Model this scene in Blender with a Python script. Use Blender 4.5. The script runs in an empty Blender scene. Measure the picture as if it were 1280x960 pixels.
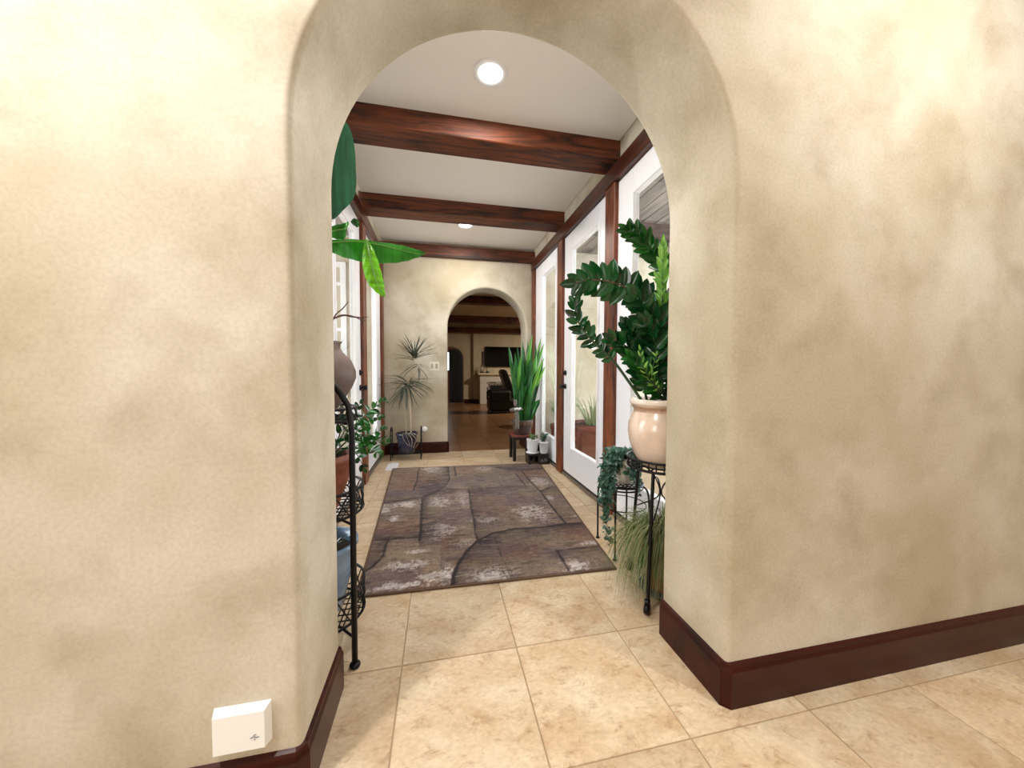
import bpy, math, random
import numpy as np
from mathutils import Vector, Matrix
random.seed(7)
SC = bpy.context.scene
C = SC.collection
PI = math.pi

# ------------------------------------------------------------------ camera
CAMH = 1.16; FPX = 437.336
yaw, pitch, roll = math.radians(11.748), math.radians(-1.986), math.radians(.132)
fw0 = Vector((math.sin(yaw), math.cos(yaw), 0)); rt0 = Vector((math.cos(yaw), -math.sin(yaw), 0)); up0 = Vector((0, 0, 1))
FW = fw0 * math.cos(pitch) + up0 * math.sin(pitch); U_ = -fw0 * math.sin(pitch) + up0 * math.cos(pitch)
RT = rt0 * math.cos(roll) + U_ * math.sin(roll); UP = -rt0 * math.sin(roll) + U_ * math.cos(roll)
CAM = Vector((0, 0, CAMH))
cam = bpy.data.cameras.new('camera'); camo = bpy.data.objects.new('camera', cam); C.objects.link(camo)
cam.sensor_fit = 'HORIZONTAL'; cam.sensor_width = 36; cam.lens = 36 * FPX / 1280; cam.clip_start = .02
mw = Matrix((RT, UP, -FW)).transposed().to_4x4(); mw.translation = CAM
camo.matrix_world = mw
SC.camera = camo
def at(x, y, Y):                      # photo point (1280x960) at depth plane Y -> world
    d = RT * ((x - 640) / FPX) + UP * ((480 - y) / FPX) + FW
    return CAM + d * (Y / d.y)

# ------------------------------------------------------------------ light
SC.view_settings.view_transform = 'Standard'; SC.view_settings.look = 'None'
SC.view_settings.gamma = 1; SC.view_settings.use_curve_mapping = False
SC.view_settings.exposure = 0.42
w = bpy.data.worlds.new('sky'); SC.world = w; w.use_nodes = True
bg = w.node_tree.nodes['Background']; bg.inputs[0].default_value = (.93, .96, 1, 1); bg.inputs[1].default_value = 8.0
def area(name, loc, direction, sx, sy, power, col=(1, 1, 1)):
    l = bpy.data.lights.new(name, 'AREA'); l.shape = 'RECTANGLE'; l.size = sx; l.size_y = sy; l.energy = power; l.color = col
    o = bpy.data.objects.new(name, l); C.objects.link(o); o.location = loc
    o.rotation_euler = Vector(direction).to_track_quat('-Z', 'Y').to_euler(); return o
# added area lamps for unseen window daylight; the walls have no openings
area('unseen_window_left', (-3.3, -.9, 1.7), (1, .35, -.05), 1.8, 1.6, 52, (1, .99, .97))
area('unseen_window_rear', (1.0, -3.3, 1.7), (-.05, 1, -.05), 2.6, 1.8, 25, (1, .98, .96))

# ------------------------------------------------------------------ materials
def newmat(name):
    m = bpy.data.materials.new(name); m.use_nodes = True
    nt = m.node_tree; return m, nt, nt.nodes['Principled BSDF']
def N(nt, typ, **kw):
    n = nt.nodes.new(typ)
    for k, v in kw.items():
        if k in n.inputs: n.inputs[k].default_value = v
        else: setattr(n, k, v)
    return n
def col(c): return (c[0], c[1], c[2], 1)
def lin(r, g, b):
    f = lambda v: (v / 255 / 12.92) if v / 255 < .04045 else ((v / 255 + .055) / 1.055) ** 2.4
    return (f(r), f(g), f(b))
def plain(name, c, rough=.5, metal=0, spec=.5, coat=0, var=0, vscale=8, bump=0):
    m, nt, b = newmat(name)
    b.inputs['Base Color'].default_value = col(c); b.inputs['Roughness'].default_value = rough
    b.inputs['Metallic'].default_value = metal; b.inputs['Specular IOR Level'].default_value = spec
    b.inputs['Coat Weight'].default_value = coat
    if var or bump:
        tc = N(nt, 'ShaderNodeTexCoord'); no = N(nt, 'ShaderNodeTexNoise', Scale=vscale, Detail=4.0)
        nt.links.new(tc.outputs['Object'], no.inputs['Vector'])
        if var:
            r = N(nt, 'ShaderNodeValToRGB'); r.color_ramp.elements[0].position = .3; r.color_ramp.elements[1].position = .7
            r.color_ramp.elements[0].color = col([v * (1 - var) for v in c]); r.color_ramp.elements[1].color = col([min(1, v * (1 + var)) for v in c])
            nt.links.new(no.outputs['Fac'], r.inputs['Fac']); nt.links.new(r.outputs['Color'], b.inputs['Base Color'])
        if bump:
            bp = N(nt, 'ShaderNodeBump', Strength=bump, Distance=.01); nt.links.new(no.outputs['Fac'], bp.inputs['Height']); nt.links.new(bp.outputs['Normal'], b.inputs['Normal'])
    return m
def plaster(name, c1, c2, c3, sc=1.0):
    m, nt, b = newmat(name)
    tc = N(nt, 'ShaderNodeTexCoord')
    n1 = N(nt, 'ShaderNodeTexNoise', Scale=1.5 * sc, Detail=4.0, Roughness=.5, Distortion=.3)
    n2 = N(nt, 'ShaderNodeTexNoise', Scale=4.2 * sc, Detail=5.0, Roughness=.55, Distortion=.2)
    n3 = N(nt, 'ShaderNodeTexNoise', Scale=90.0, Detail=4.0, Roughness=.6)
    for n in (n1, n2, n3): nt.links.new(tc.outputs['Object'], n.inputs['Vector'])
    r1 = N(nt, 'ShaderNodeValToRGB'); r1.color_ramp.elements[0].position = .36; r1.color_ramp.elements[1].position = .62
    r1.color_ramp.elements[0].color = col(c1); r1.color_ramp.elements[1].color = col(c2)
    r2 = N(nt, 'ShaderNodeValToRGB'); r2.color_ramp.elements[0].position = .47; r2.color_ramp.elements[1].position = .75
    r2.color_ramp.elements[0].color = (0, 0, 0, 1); r2.color_ramp.elements[1].color = (.6, .6, .6, 1)
    mx = N(nt, 'ShaderNodeMixRGB'); mx.inputs['Color2'].default_value = col(c3)
    nt.links.new(n1.outputs['Fac'], r1.inputs['Fac']); nt.links.new(n2.outputs['Fac'], r2.inputs['Fac'])
    nt.links.new(r2.outputs['Color'], mx.inputs['Fac']); nt.links.new(r1.outputs['Color'], mx.inputs['Color1'])
    m2 = N(nt, 'ShaderNodeMixRGB', blend_type='MULTIPLY'); m2.inputs['Fac'].default_value = .35
    r3 = N(nt, 'ShaderNodeValToRGB'); r3.color_ramp.elements[0].position = .35; r3.color_ramp.elements[1].position = .6
    r3.color_ramp.elements[0].color = (.72, .7, .66, 1)
    nt.links.new(n3.outputs['Fac'], r3.inputs['Fac']); nt.links.new(mx.outputs['Color'], m2.inputs['Color1']); nt.links.new(r3.outputs['Color'], m2.inputs['Color2'])
    nt.links.new(m2.outputs['Color'], b.inputs['Base Color']); b.inputs['Roughness'].default_value = .72; b.inputs['Specular IOR Level'].default_value = .25
    ad = N(nt, 'ShaderNodeMath', operation='MULTIPLY_ADD'); ad.inputs[1].default_value = .12
    nt.links.new(n3.outputs['Fac'], ad.inputs[0]); nt.links.new(n2.outputs['Fac'], ad.inputs[2])
    bp = N(nt, 'ShaderNodeBump', Strength=.25, Distance=.010); nt.links.new(ad.outputs[0], bp.inputs['Height']); nt.links.new(bp.outputs['Normal'], b.inputs['Normal'])
    return m
def wood(name, dark, mid, axis, rough=.35, sc=1.0):
    m, nt, b = newmat(name)
    tc = N(nt, 'ShaderNodeTexCoord'); mp = N(nt, 'ShaderNodeMapping')
    s = [14 * sc] * 3; s[axis] = 1.3 * sc; mp.inputs['Scale'].default_value = s
    n1 = N(nt, 'ShaderNodeTexNoise', Scale=1.0, Detail=7.0, Roughness=.65, Distortion=1.4)
    mp2 = N(nt, 'ShaderNodeMapping'); s2 = [7 * sc] * 3; s2[axis] = 2.6 * sc; mp2.inputs['Scale'].default_value = s2
    n2 = N(nt, 'ShaderNodeTexNoise', Scale=1.0, Detail=3.0)
    nt.links.new(tc.outputs['Object'], mp.inputs['Vector']); nt.links.new(mp.outputs['Vector'], n1.inputs['Vector'])
    nt.links.new(tc.outputs['Object'], mp2.inputs['Vector']); nt.links.new(mp2.outputs['Vector'], n2.inputs['Vector'])
    r = N(nt, 'ShaderNodeValToRGB'); r.color_ramp.elements[0].position = .38; r.color_ramp.elements[1].position = .62
    r.color_ramp.elements[0].color = col(dark); r.color_ramp.elements[1].color = col(mid)
    nt.links.new(n1.outputs['Fac'], r.inputs['Fac'])
    rk = N(nt, 'ShaderNodeValToRGB'); rk.color_ramp.elements[0].position = .28; rk.color_ramp.elements[1].position = .42
    rk.color_ramp.elements[0].color = (.22, .18, .16, 1)
    nt.links.new(n2.outputs['Fac'], rk.inputs['Fac'])
    mu = N(nt, 'ShaderNodeMixRGB', blend_type='MULTIPLY'); mu.inputs['Fac'].default_value = 1
    nt.links.new(r.outputs['Color'], mu.inputs['Color1']); nt.links.new(rk.outputs['Color'], mu.inputs['Color2'])
    nt.links.new(mu.outputs['Color'], b.inputs['Base Color']); b.inputs['Roughness'].default_value = rough
    bp = N(nt, 'ShaderNodeBump', Strength=.25, Distance=.004); nt.links.new(n1.outputs['Fac'], bp.inputs['Height']); nt.links.new(bp.outputs['Normal'], b.inputs['Normal'])
    return m
def tilemat(name, c1, c2, c3, rough=.42, vary=.12):
    m, nt, b = newmat(name)
    tc = N(nt, 'ShaderNodeTexCoord'); oi = N(nt, 'ShaderNodeObjectInfo')
    ml = N(nt, 'ShaderNodeVectorMath', operation='SCALE'); ml.inputs[0].default_value = (37, 91, 53)
    nt.links.new(oi.outputs['Random'], ml.inputs['Scale'])
    ad = N(nt, 'ShaderNodeVectorMath', operation='ADD'); nt.links.new(tc.outputs['Object'], ad.inputs[0]); nt.links.new(ml.outputs[0], ad.inputs[1])
    mp = N(nt, 'ShaderNodeMapping'); mp.inputs['Scale'].default_value = (1, 1.5, 1); mp.inputs['Rotation'].default_value = (0, 0, .8); nt.links.new(ad.outputs[0], mp.inputs['Vector'])
    n1 = N(nt, 'ShaderNodeTexNoise', Scale=4.0, Detail=6.0, Roughness=.62, Distortion=.5)
    n2 = N(nt, 'ShaderNodeTexNoise', Scale=15.0, Detail=8.0, Roughness=.75, Distortion=.6)
    n3 = N(nt, 'ShaderNodeTexNoise', Scale=55.0, Detail=3.0, Roughness=.6)
    for n in (n1, n2, n3): nt.links.new(mp.outputs[0], n.inputs['Vector'])
    r1 = N(nt, 'ShaderNodeValToRGB'); r1.color_ramp.elements[0].position = .35; r1.color_ramp.elements[1].position = .65
    r1.color_ramp.elements[0].color = col(c1); r1.color_ramp.elements[1].color = col(c2)
    r2 = N(nt, 'ShaderNodeValToRGB'); r2.color_ramp.elements[0].position = .53; r2.color_ramp.elements[1].position = .72; r2.color_ramp.elements[0].color = (0, 0, 0, 1); r2.color_ramp.elements[1].color = (.8, .8, .8, 1)
    mx = N(nt, 'ShaderNodeMixRGB'); mx.inputs['Color2'].default_value = col(c3)
    nt.links.new(n1.outputs['Fac'], r1.inputs['Fac']); nt.links.new(n2.outputs['Fac'], r2.inputs['Fac']); nt.links.new(r2.outputs['Color'], mx.inputs['Fac']); nt.links.new(r1.outputs['Color'], mx.inputs['Color1'])
    r3 = N(nt, 'ShaderNodeMapRange'); r3.inputs['To Min'].default_value = 1 - vary; r3.inputs['To Max'].default_value = 1 + vary * .4
    nt.links.new(oi.outputs['Random'], r3.inputs['Value'])
    r4 = N(nt, 'ShaderNodeMapRange'); r4.inputs['From Min'].default_value = .3; r4.inputs['From Max'].default_value = .7; r4.inputs['To Min'].default_value = .86; r4.inputs['To Max'].default_value = 1.08
    nt.links.new(n3.outputs['Fac'], r4.inputs['Value'])
    mm = N(nt, 'ShaderNodeMath', operation='MULTIPLY'); nt.links.new(r3.outputs[0], mm.inputs[0]); nt.links.new(r4.outputs[0], mm.inputs[1])
    sc = N(nt, 'ShaderNodeVectorMath', operation='SCALE'); nt.links.new(mx.outputs['Color'], sc.inputs[0]); nt.links.new(mm.outputs[0], sc.inputs['Scale'])
    nt.links.new(sc.outputs[0], b.inputs['Base Color']); b.inputs['Roughness'].default_value = rough; b.inputs['Specular IOR Level'].default_value = .45
    bp = N(nt, 'ShaderNodeBump', Strength=.3, Distance=.004); nt.links.new(n2.outputs['Fac'], bp.inputs['Height']); nt.links.new(bp.outputs['Normal'], b.inputs['Normal'])
    return m
def leafmat(name, c1, c2, rough=.28, trans=.15, vein=0, vaxis=0):
    m, nt, b = newmat(name)
    tc = N(nt, 'ShaderNodeTexCoord'); oi = N(nt, 'ShaderNodeObjectInfo')
    no = N(nt, 'ShaderNodeTexNoise', Scale=9.0, Detail=3.0); nt.links.new(tc.outputs['Object'], no.inputs['Vector'])
    ad = N(nt, 'ShaderNodeMath', operation='MULTIPLY_ADD'); ad.inputs[1].default_value = .5; nt.links.new(oi.outputs['Random'], ad.inputs[0]); 
    hf = N(nt, 'ShaderNodeMath', operation='MULTIPLY'); hf.inputs[1].default_value = .5; nt.links.new(no.outputs['Fac'], hf.inputs[0]); nt.links.new(hf.outputs[0], ad.inputs[2])
    r = N(nt, 'ShaderNodeValToRGB'); r.color_ramp.elements[0].position = .15; r.color_ramp.elements[1].position = .8
    r.color_ramp.elements[0].color = col(c1); r.color_ramp.elements[1].color = col(c2)
    nt.links.new(ad.outputs[0], r.inputs['Fac']); last = r.outputs['Color']
    if vein:
        wv = N(nt, 'ShaderNodeTexNoise', Scale=1.0, Detail=2.0)
        mp = N(nt, 'ShaderNodeMapping'); s = [3.0] * 3; s[vaxis] = float(vein); mp.inputs['Scale'].default_value = s
        nt.links.new(tc.outputs['Object'], mp.inputs['Vector']); nt.links.new(mp.outputs[0], wv.inputs['Vector'])
        mr = N(nt, 'ShaderNodeMapRange'); mr.inputs['From Min'].default_value = .3; mr.inputs['From Max'].default_value = .7; mr.inputs['To Min'].default_value = .62; mr.inputs['To Max'].default_value = 1.3
        nt.links.new(wv.outputs['Fac'], mr.inputs['Value'])
        s_ = N(nt, 'ShaderNodeVectorMath', operation='SCALE'); nt.links.new(last, s_.inputs[0]); nt.links.new(mr.outputs[0], s_.inputs['Scale']); last = s_.outputs[0]
        bp = N(nt, 'ShaderNodeBump', Strength=.4, Distance=.004); nt.links.new(wv.outputs['Fac'], bp.inputs['Height']); nt.links.new(bp.outputs['Normal'], b.inputs['Normal'])
    nt.links.new(last, b.inputs['Base Color']); b.inputs['Roughness'].default_value = rough
    if trans:
        t = N(nt, 'ShaderNodeBsdfTranslucent'); nt.links.new(last, t.inputs['Color'])
        mix = N(nt, 'ShaderNodeMixShader'); mix.inputs[0].default_value = trans
        out = nt.nodes['Material Output']
        nt.links.new(b.outputs[0], mix.inputs[1]); nt.links.new(t.outputs[0], mix.inputs[2]); nt.links.new(mix.outputs[0], out.inputs['Surface'])
    return m
def glassmat(name, tint=(.95, .97, .96), refl=1.0):
    m = bpy.data.materials.new(name); m.use_nodes = True; nt = m.node_tree; nt.nodes.clear()
    out = N(nt, 'ShaderNodeOutputMaterial'); tr = N(nt, 'ShaderNodeBsdfTransparent'); gl = N(nt, 'ShaderNodeBsdfGlossy'); gl.inputs['Roughness'].default_value = .01
    tr.inputs['Color'].default_value = col(tint); fr = N(nt, 'ShaderNodeFresnel', IOR=1.5)
    mu = N(nt, 'ShaderNodeMath', operation='MULTIPLY'); mu.inputs[1].default_value = refl; nt.links.new(fr.outputs[0], mu.inputs[0])
    ge = N(nt, 'ShaderNodeNewGeometry'); inv = N(nt, 'ShaderNodeMath', operation='SUBTRACT'); inv.inputs[0].default_value = 1; nt.links.new(ge.outputs['Backfacing'], inv.inputs[1])
    mu2 = N(nt, 'ShaderNodeMath', operation='MULTIPLY'); nt.links.new(mu.outputs[0], mu2.inputs[0]); nt.links.new(inv.outputs[0], mu2.inputs[1]); mu = mu2
    mix = N(nt, 'ShaderNodeMixShader'); nt.links.new(mu.outputs[0], mix.inputs[0]); nt.links.new(tr.outputs[0], mix.inputs[1]); nt.links.new(gl.outputs[0], mix.inputs[2]); nt.links.new(mix.outputs[0], out.inputs['Surface'])
    return m
def emit(name, c, s):
    m, nt, b = newmat(name); b.inputs['Base Color'].default_value = col(c); b.inputs['Emission Color'].default_value = col(c); b.inputs['Emission Strength'].default_value = s; return m

MP = plaster('mottled plaster', lin(184, 172, 148), lin(210, 202, 186), lin(158, 143, 117))
MPD = plaster('far room plaster', lin(190, 175, 150), lin(205, 192, 168), lin(180, 165, 138), .5)
MPX = plaster('outside stucco', lin(166, 154, 130), lin(182, 172, 150), lin(140, 126, 102), .8)
MCEIL = plain('ceiling paint', lin(240, 236, 231), .85, spec=.2, bump=.05, vscale=60)
MBX = wood('stained beam wood', lin(26, 11, 5), lin(116, 56, 25), 0, .58)
MBY = wood('stained header wood', lin(44, 18, 10), lin(88, 42, 24), 1)
MBZ = wood('stained post wood', lin(66, 27, 12), lin(136, 70, 34), 2, .45)
MBASE = wood('dark baseboard wood', lin(44, 8, 4), lin(62, 18, 11), 0, .3, .7)
MBASEY = wood('dark baseboard wood side', lin(44, 8, 4), lin(62, 18, 11), 1, .3, .7)
MDOOR = plain('white door paint', lin(236, 235, 240), .35)
MGLASS = glassmat('door glass', (.86, .88, .87), 1.3)
MIRON = plain('black wrought iron', lin(24, 23, 26), .42, .6)
MBLK = plain('black hardware', lin(20, 18, 20), .35, .5)
MTILE = tilemat('beige travertine tile', lin(194, 166, 132), lin(216, 198, 170), lin(152, 112, 74))
MTILED = tilemat('brown tile', lin(120, 84, 54), lin(146, 106, 72), lin(88, 58, 36), .3)
MGROUT = plain('grout', lin(168, 146, 118), .9, var=.1, vscale=30)
MGROUTD = plain('dark grout', lin(84, 60, 42), .9)
MSOIL = plain('potting soil', lin(40, 28, 22), .95, var=.5, vscale=60, bump=.8)
MZZ = leafmat('waxy dark green leaf', lin(8, 38, 18), lin(26, 84, 38), .16, .08)
MZZB = leafmat('mid green leaf', lin(10, 56, 16), lin(32, 100, 30), .18, .12)
MZZL = leafmat('young light green leaf', lin(80, 150, 50), lin(150, 200, 90), .3, .3)
MZST = plain('leaf stem green', lin(44, 70, 40), .4)
MBROWNST = plain('brown stem', lin(92, 72, 54), .6, var=.3, vscale=30)

for _m in (MBASE, MBASEY): _m.node_tree.nodes['Principled BSDF'].inputs['Specular IOR Level'].default_value = .22
# ------------------------------------------------------------------ mesh builder
class MB:
    def __init__(s): s.v = []; s.f = []; s.sm = []
    def add(s, vs, fs, smooth=False):
        o = len(s.v); s.v += [tuple(v) for v in vs]; s.f += [tuple(i + o for i in f) for f in fs]; s.sm += [smooth] * len(fs); return s
    def box(s, a, b, bev=0):
        x0, y0, z0 = [min(p, q) for p, q in zip(a, b)]; x1, y1, z1 = [max(p, q) for p, q in zip(a, b)]
        if not bev:
            vs = [(x0, y0, z0), (x1, y0, z0), (x1, y1, z0), (x0, y1, z0), (x0, y0, z1), (x1, y0, z1), (x1, y1, z1), (x0, y1, z1)]
            return s.add(vs, [(0, 3, 2, 1), (4, 5, 6, 7), (0, 1, 5, 4), (1, 2, 6, 5), (2, 3, 7, 6), (3, 0, 4, 7)])
        e = min(bev, (x1 - x0) * .45, (y1 - y0) * .45, (z1 - z0) * .45); vs = []; idx = {}
        X = (x0, x1); Y = (y0, y1); Z = (z0, z1); sg = (1, -1)
        for i in (0, 1):
            for j in (0, 1):
                for k in (0, 1):
                    for a_ in range(3):
                        d = [e * sg[i], e * sg[j], e * sg[k]]; d[a_] = 0
                        idx[(i, j, k, a_)] = len(vs); vs.append((X[i] + d[0], Y[j] + d[1], Z[k] + d[2]))
        fs = []
        g = lambda i, j, k, a_: idx[(i, j, k, a_)]
        for i in (0, 1):
            q = [g(i, 0, 0, 0), g(i, 1, 0, 0), g(i, 1, 1, 0), g(i, 0, 1, 0)]; fs.append(q if i else q[::-1])
            q = [g(0, i, 0, 1), g(1, i, 0, 1), g(1, i, 1, 1), g(0, i, 1, 1)]; fs.append(q[::-1] if i else q)
            q = [g(0, 0, i, 2), g(1, 0, i, 2), g(1, 1, i, 2), g(0, 1, i, 2)]; fs.append(q if i else q[::-1])
        for i in (0, 1):
            for j in (0, 1):
                q = [g(i, j, 0, 0), g(i, j, 1, 0), g(i, j, 1, 1), g(i, j, 0, 1)]; fs.append(q if i == j else q[::-1])
                q = [g(i, 0, j, 0), g(i, 1, j, 0), g(i, 1, j, 2), g(i, 0, j, 2)]; fs.append(q[::-1] if i == j else q)
                q = [g(0, i, j, 1), g(1, i, j, 1), g(1, i, j, 2), g(0, i, j, 2)]; fs.append(q if i == j else q[::-1])
                for k in (0, 1):
                    q = [g(i, j, k, 0), g(i, j, k, 1), g(i, j, k, 2)]; fs.append(q if (i + j + k) % 2 else q[::-1])
        return s.add(vs, fs)
    def tube(s, pts, r, n=8, closed=False, cap=True):
        P = [Vector(p) for p in pts]; m = len(P); rs = r if isinstance(r, (list, tuple)) else [r] * m
        T = []
        for i in range(m):
            a = P[(i - 1) % m] if (closed or i) else P[0]; b = P[(i + 1) % m] if (closed or i < m - 1) else P[-1]
            t = (b - a); T.append(t.normalized() if t.length > 1e-9 else Vector((0, 0, 1)))
        nrm = T[0].orthogonal().normalized(); vs = []
        for i in range(m):
            nrm = (nrm - T[i] * nrm.dot(T[i])); nrm = nrm.normalized() if nrm.length > 1e-6 else T[i].orthogonal().normalized(); bn = T[i].cross(nrm)
            for k in range(n):
                a = 2 * PI * k / n; vs.append(P[i] + (nrm * math.cos(a) + bn * math.sin(a)) * rs[i])
        fs = []
        for i in range(m if closed else m - 1):
            j = (i + 1) % m
            for k in range(n):
                l = (k + 1) % n; fs.append((i * n + k, i * n + l, j * n + l, j * n + k))
        if cap and not closed: fs.append(tuple(range(n))[::-1]); fs.append(tuple((m - 1) * n + k for k in range(n)))
        return s.add(vs, fs, True)
    def lathe(s, c, prof, n=32, cap=True):
        vs = []; fs = []
        for (r, z) in prof:
            for k in range(n): a = 2 * PI * k / n; vs.append((c[0] + r * math.cos(a), c[1] + r * math.sin(a), c[2] + z))
        for i in range(len(prof) - 1):
            for k in range(n): l = (k + 1) % n; fs.append((i * n + k, i * n + l, (i + 1) * n + l, (i + 1) * n + k))
        s.add(vs, fs, True)
        if cap:
            m = len(prof); o = len(s.v) - m * n
            if prof[0][0] > 1e-4: s.f.append(tuple(o + k for k in range(n))[::-1]); s.sm.append(False)
            if prof[-1][0] > 1e-4: s.f.append(tuple(o + (m - 1) * n + k for k in range(n))); s.sm.append(False)
        return s
    def ring(s, c, R, r, n=28, m=6, normal=(0, 0, 1)):
        nz = Vector(normal).normalized(); u = nz.orthogonal().normalized(); v = nz.cross(u)
        return s.tube([Vector(c) + (u * math.cos(2 * PI * i / n) + v * math.sin(2 * PI * i / n)) * R for i in range(n)], r, m, closed=True)
    def sweep(s, path, prof):
        # path: 2d points; prof: (offset to the left of travel, z)
        P = [Vector((p[0], p[1])) for p in path]; m = len(P); k = len(prof); vs = []
        nr = []
        for i in range(m - 1): d = (P[i + 1] - P[i]).normalized(); nr.append(Vector((-d.y, d.x)))
        for i in range(m):
            if i == 0: q = nr[0]
            elif i == m - 1: q = nr[-1]
            else: q = (nr[i - 1] + nr[i]); q = q / q.length_squared * 2 if q.length > 1e-6 else nr[i]
            for (o, z) in prof: vs.append((P[i].x + q.x * o, P[i].y + q.y * o, z))
        fs = []
        for i in range(m - 1):
            for j in range(k): l = (j + 1) % k; fs.append((i * k + j, i * k + l, (i + 1) * k + l, (i + 1) * k + j))
        fs.append(tuple(range(k))); fs.append(tuple((m - 1) * k + j for j in range(k))[::-1])
        return s.add(vs, fs)
    def build(s, name, mat, parent=None, origin=None):
        off = Vector((0, 0, 0)); p = parent
        while p is not None: off += p.location; p = p.parent
        if origin is not None: off = off + (Vector(origin) - off)
        me = bpy.data.meshes.new(name); me.from_pydata([(v[0] - off.x, v[1] - off.y, v[2] - off.z) for v in s.v], [], s.f)
        me.polygons.foreach_set('use_smooth', s.sm); me.materials.append(mat)
        o = bpy.data.objects.new(name, me); C.objects.link(o)
        if parent: o.parent = parent
        if origin is not None:
            po = Vector((0, 0, 0)); p = parent
            while p is not None: po += p.location; p = p.parent
            o.location = Vector(origin) - po
        return o
def tag(o, label=None, cat=None, group=None, kind=None):
    if label: o['label'] = label
    if cat: o['category'] = cat
    if group: o['group'] = group
    if kind: o['kind'] = kind
    return o
def thing(name, label, cat, loc, group=None, kind=None):
    o = bpy.data.objects.new(name, None); C.objects.link(o); o.location = loc; o.empty_display_size = .1
    return tag(o, label, cat, group, kind)
def struct(name, loc=(0, 0, 0)): return thing(name, None, None, loc, None, 'structure')
def sbuild(mb, name, mat): return tag(mb.build(name, mat), kind='structure')
def inst(name, mesh, parent, pos, X, Zn, scale):
    """copy of a shared mesh: its +X goes along X, its +Z near Zn, placed in world"""
    X = Vector(X).normalized(); Zn = Vector(Zn); Yv = Zn.cross(X)
    if Yv.length < 1e-5: Yv = X.orthogonal()
    Yv.normalize(); Z = X.cross(Yv)
    o = bpy.data.objects.new(name, mesh); C.objects.link(o); o.parent = parent
    off = Vector((0, 0, 0)); p = parent
    while p is not None: off += p.location; p = p.parent
    sc = scale if isinstance(scale, (tuple, list)) else (scale,) * 3
    m = Matrix((X * sc[0], Yv * sc[1], Z * sc[2])).transposed().to_4x4(); m.translation = Vector(pos) - off
    o.matrix_local = m; return o
def bez(pts, n=24):                    # smooth curve through points (Catmull-Rom)
    P = [Vector(p) for p in pts]; P = [P[0] * 2 - P[1]] + P + [P[-1] * 2 - P[-2]]; out = []; seg = len(P) - 3
    for i in range(n + 1):
        t = i / n * seg; k = min(int(t), seg - 1); t -= k; a, b, c, d = P[k:k + 4]
        out.append(.5 * ((2 * b) + (c - a) * t + (2 * a - 5 * b + 4 * c - d) * t * t + (3 * b - a - 3 * c + d) * t ** 3))
    return out

# ================================================================== STRUCTURE
XL, XR = -.365, .967; NY0, NY1 = 1.0, 1.36       # near arch jambs, near wall faces
DR, DL = 1.355, -.742                            # post faces right, left
EY0, EY1 = 5.10, 5.46                            # end wall
CZ = 2.965
def arch_wall(name, x0, x1, z1, Y0, Y1, xa, xb, spring, rnd, mat, zsc=1.0):
    cx = (xa + xb) / 2; r = (xb - xa) / 2; path = []
    for i in range(10): path.append(('L', spring * i / 10))
    na = 48; corner = [math.atan2(z1 - spring, x0 - cx), math.atan2(z1 - spring, x1 - cx)]
    an = sorted(set([PI - PI * i / na for i in range(na + 1)] + corner), reverse=True)
    for a in an: path.append(('A', a))
    for i in range(9, -1, -1): path.append(('R', spring * i / 10))
    def P(p, o, y):
        if p[0] == 'L': return (xa - o, y, p[1])
        if p[0] == 'R': return (xb + o, y, p[1])
        return (cx + (r + o) * math.cos(p[1]), y, spring + (r * zsc + o) * math.sin(p[1]))
    def O(p, y):
        if p[0] == 'L': return (x0, y, p[1])
        if p[0] == 'R': return (x1, y, p[1])
        c, s_ = math.cos(p[1]), math.sin(p[1]); t = 1e9
        if c < -1e-6: t = min(t, (x0 - cx) / c)
        if c > 1e-6: t = min(t, (x1 - cx) / c)
        if s_ > 1e-6: t = min(t, (z1 - spring) / s_)
        return (cx + c * t, y, spring + s_ * t)
    prof = [(rnd + .03, Y0)] + [(rnd * (1 - math.sin(t)), Y0 + rnd * (1 - math.cos(t))) for t in [PI / 2 * i / 6 for i in range(7)]]
    prof += [(rnd * (1 - math.cos(t)), Y1 - rnd * (1 - math.sin(t))) for t in [PI / 2 * i / 6 for i in range(7)]] + [(rnd + .03, Y1)]
    cols = [[O(p, Y0) for p in path]] + [[P(p, o, y) for p in path] for (o, y) in prof] + [[O(p, Y1) for p in path]]
    m = MB(); n = len(path); vs = [v for c_ in cols for v in c_]; fs = []
    for i in range(len(cols) - 1):
        for k in range(n - 1): fs.append((i * n + k, i * n + k + 1, (i + 1) * n + k + 1, (i + 1) * n + k))
    m.add(vs, fs, True)
    L = len(cols) - 1
    # outer side faces: shared outline at the two planes
    oa = [O(p, Y0) for p in path]; ob = [O(p, Y1) for p in path]
    m.add(oa + ob, [(k + 1, k, n + k, n + k + 1) for k in range(n - 1)])
    return sbuild(m, name, mat)
arch_wall('wall_near', -3.4, 3.4, 3.2, NY0, NY1, XL, XR, 1.782, .02, MP)
arch_wall('wall_end', -4.6, 5.2, 3.2, EY0, EY1, .118, 1.272, 1.80, .025, MP)

# near room shell (around and behind the camera)
sbuild(MB().box((-3.52, -3.4, -.02), (-3.4, 1.36, 3.2)), 'wall_left', MP)
sbuild(MB().box((3.4, -3.4, -.02), (3.52, 1.36, 3.2)), 'wall_right', MP)
sbuild(MB().box((-3.4, -3.52, -.02), (3.4, -3.4, 3.2)), 'wall_rear', MP)
sbuild(MB().box((-3.4, -3.4, 2.97), (3.4, 1.0, 3.1)), 'ceiling_near', MCEIL)
# corridor ceiling and side walls above the doors
sbuild(MB().box((DL - .02, NY1, CZ), (DR + .03, EY0, CZ + .12)), 'ceiling', MCEIL)
sbuild(MB().box((1.395, NY1, 2.66), (1.52, EY0, 3.2)), 'wall_passage_right', MP)
sbuild(MB().box((-.90, NY1, 2.66), (-.785, EY0, 3.2)), 'wall_passage_left', MP)

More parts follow.
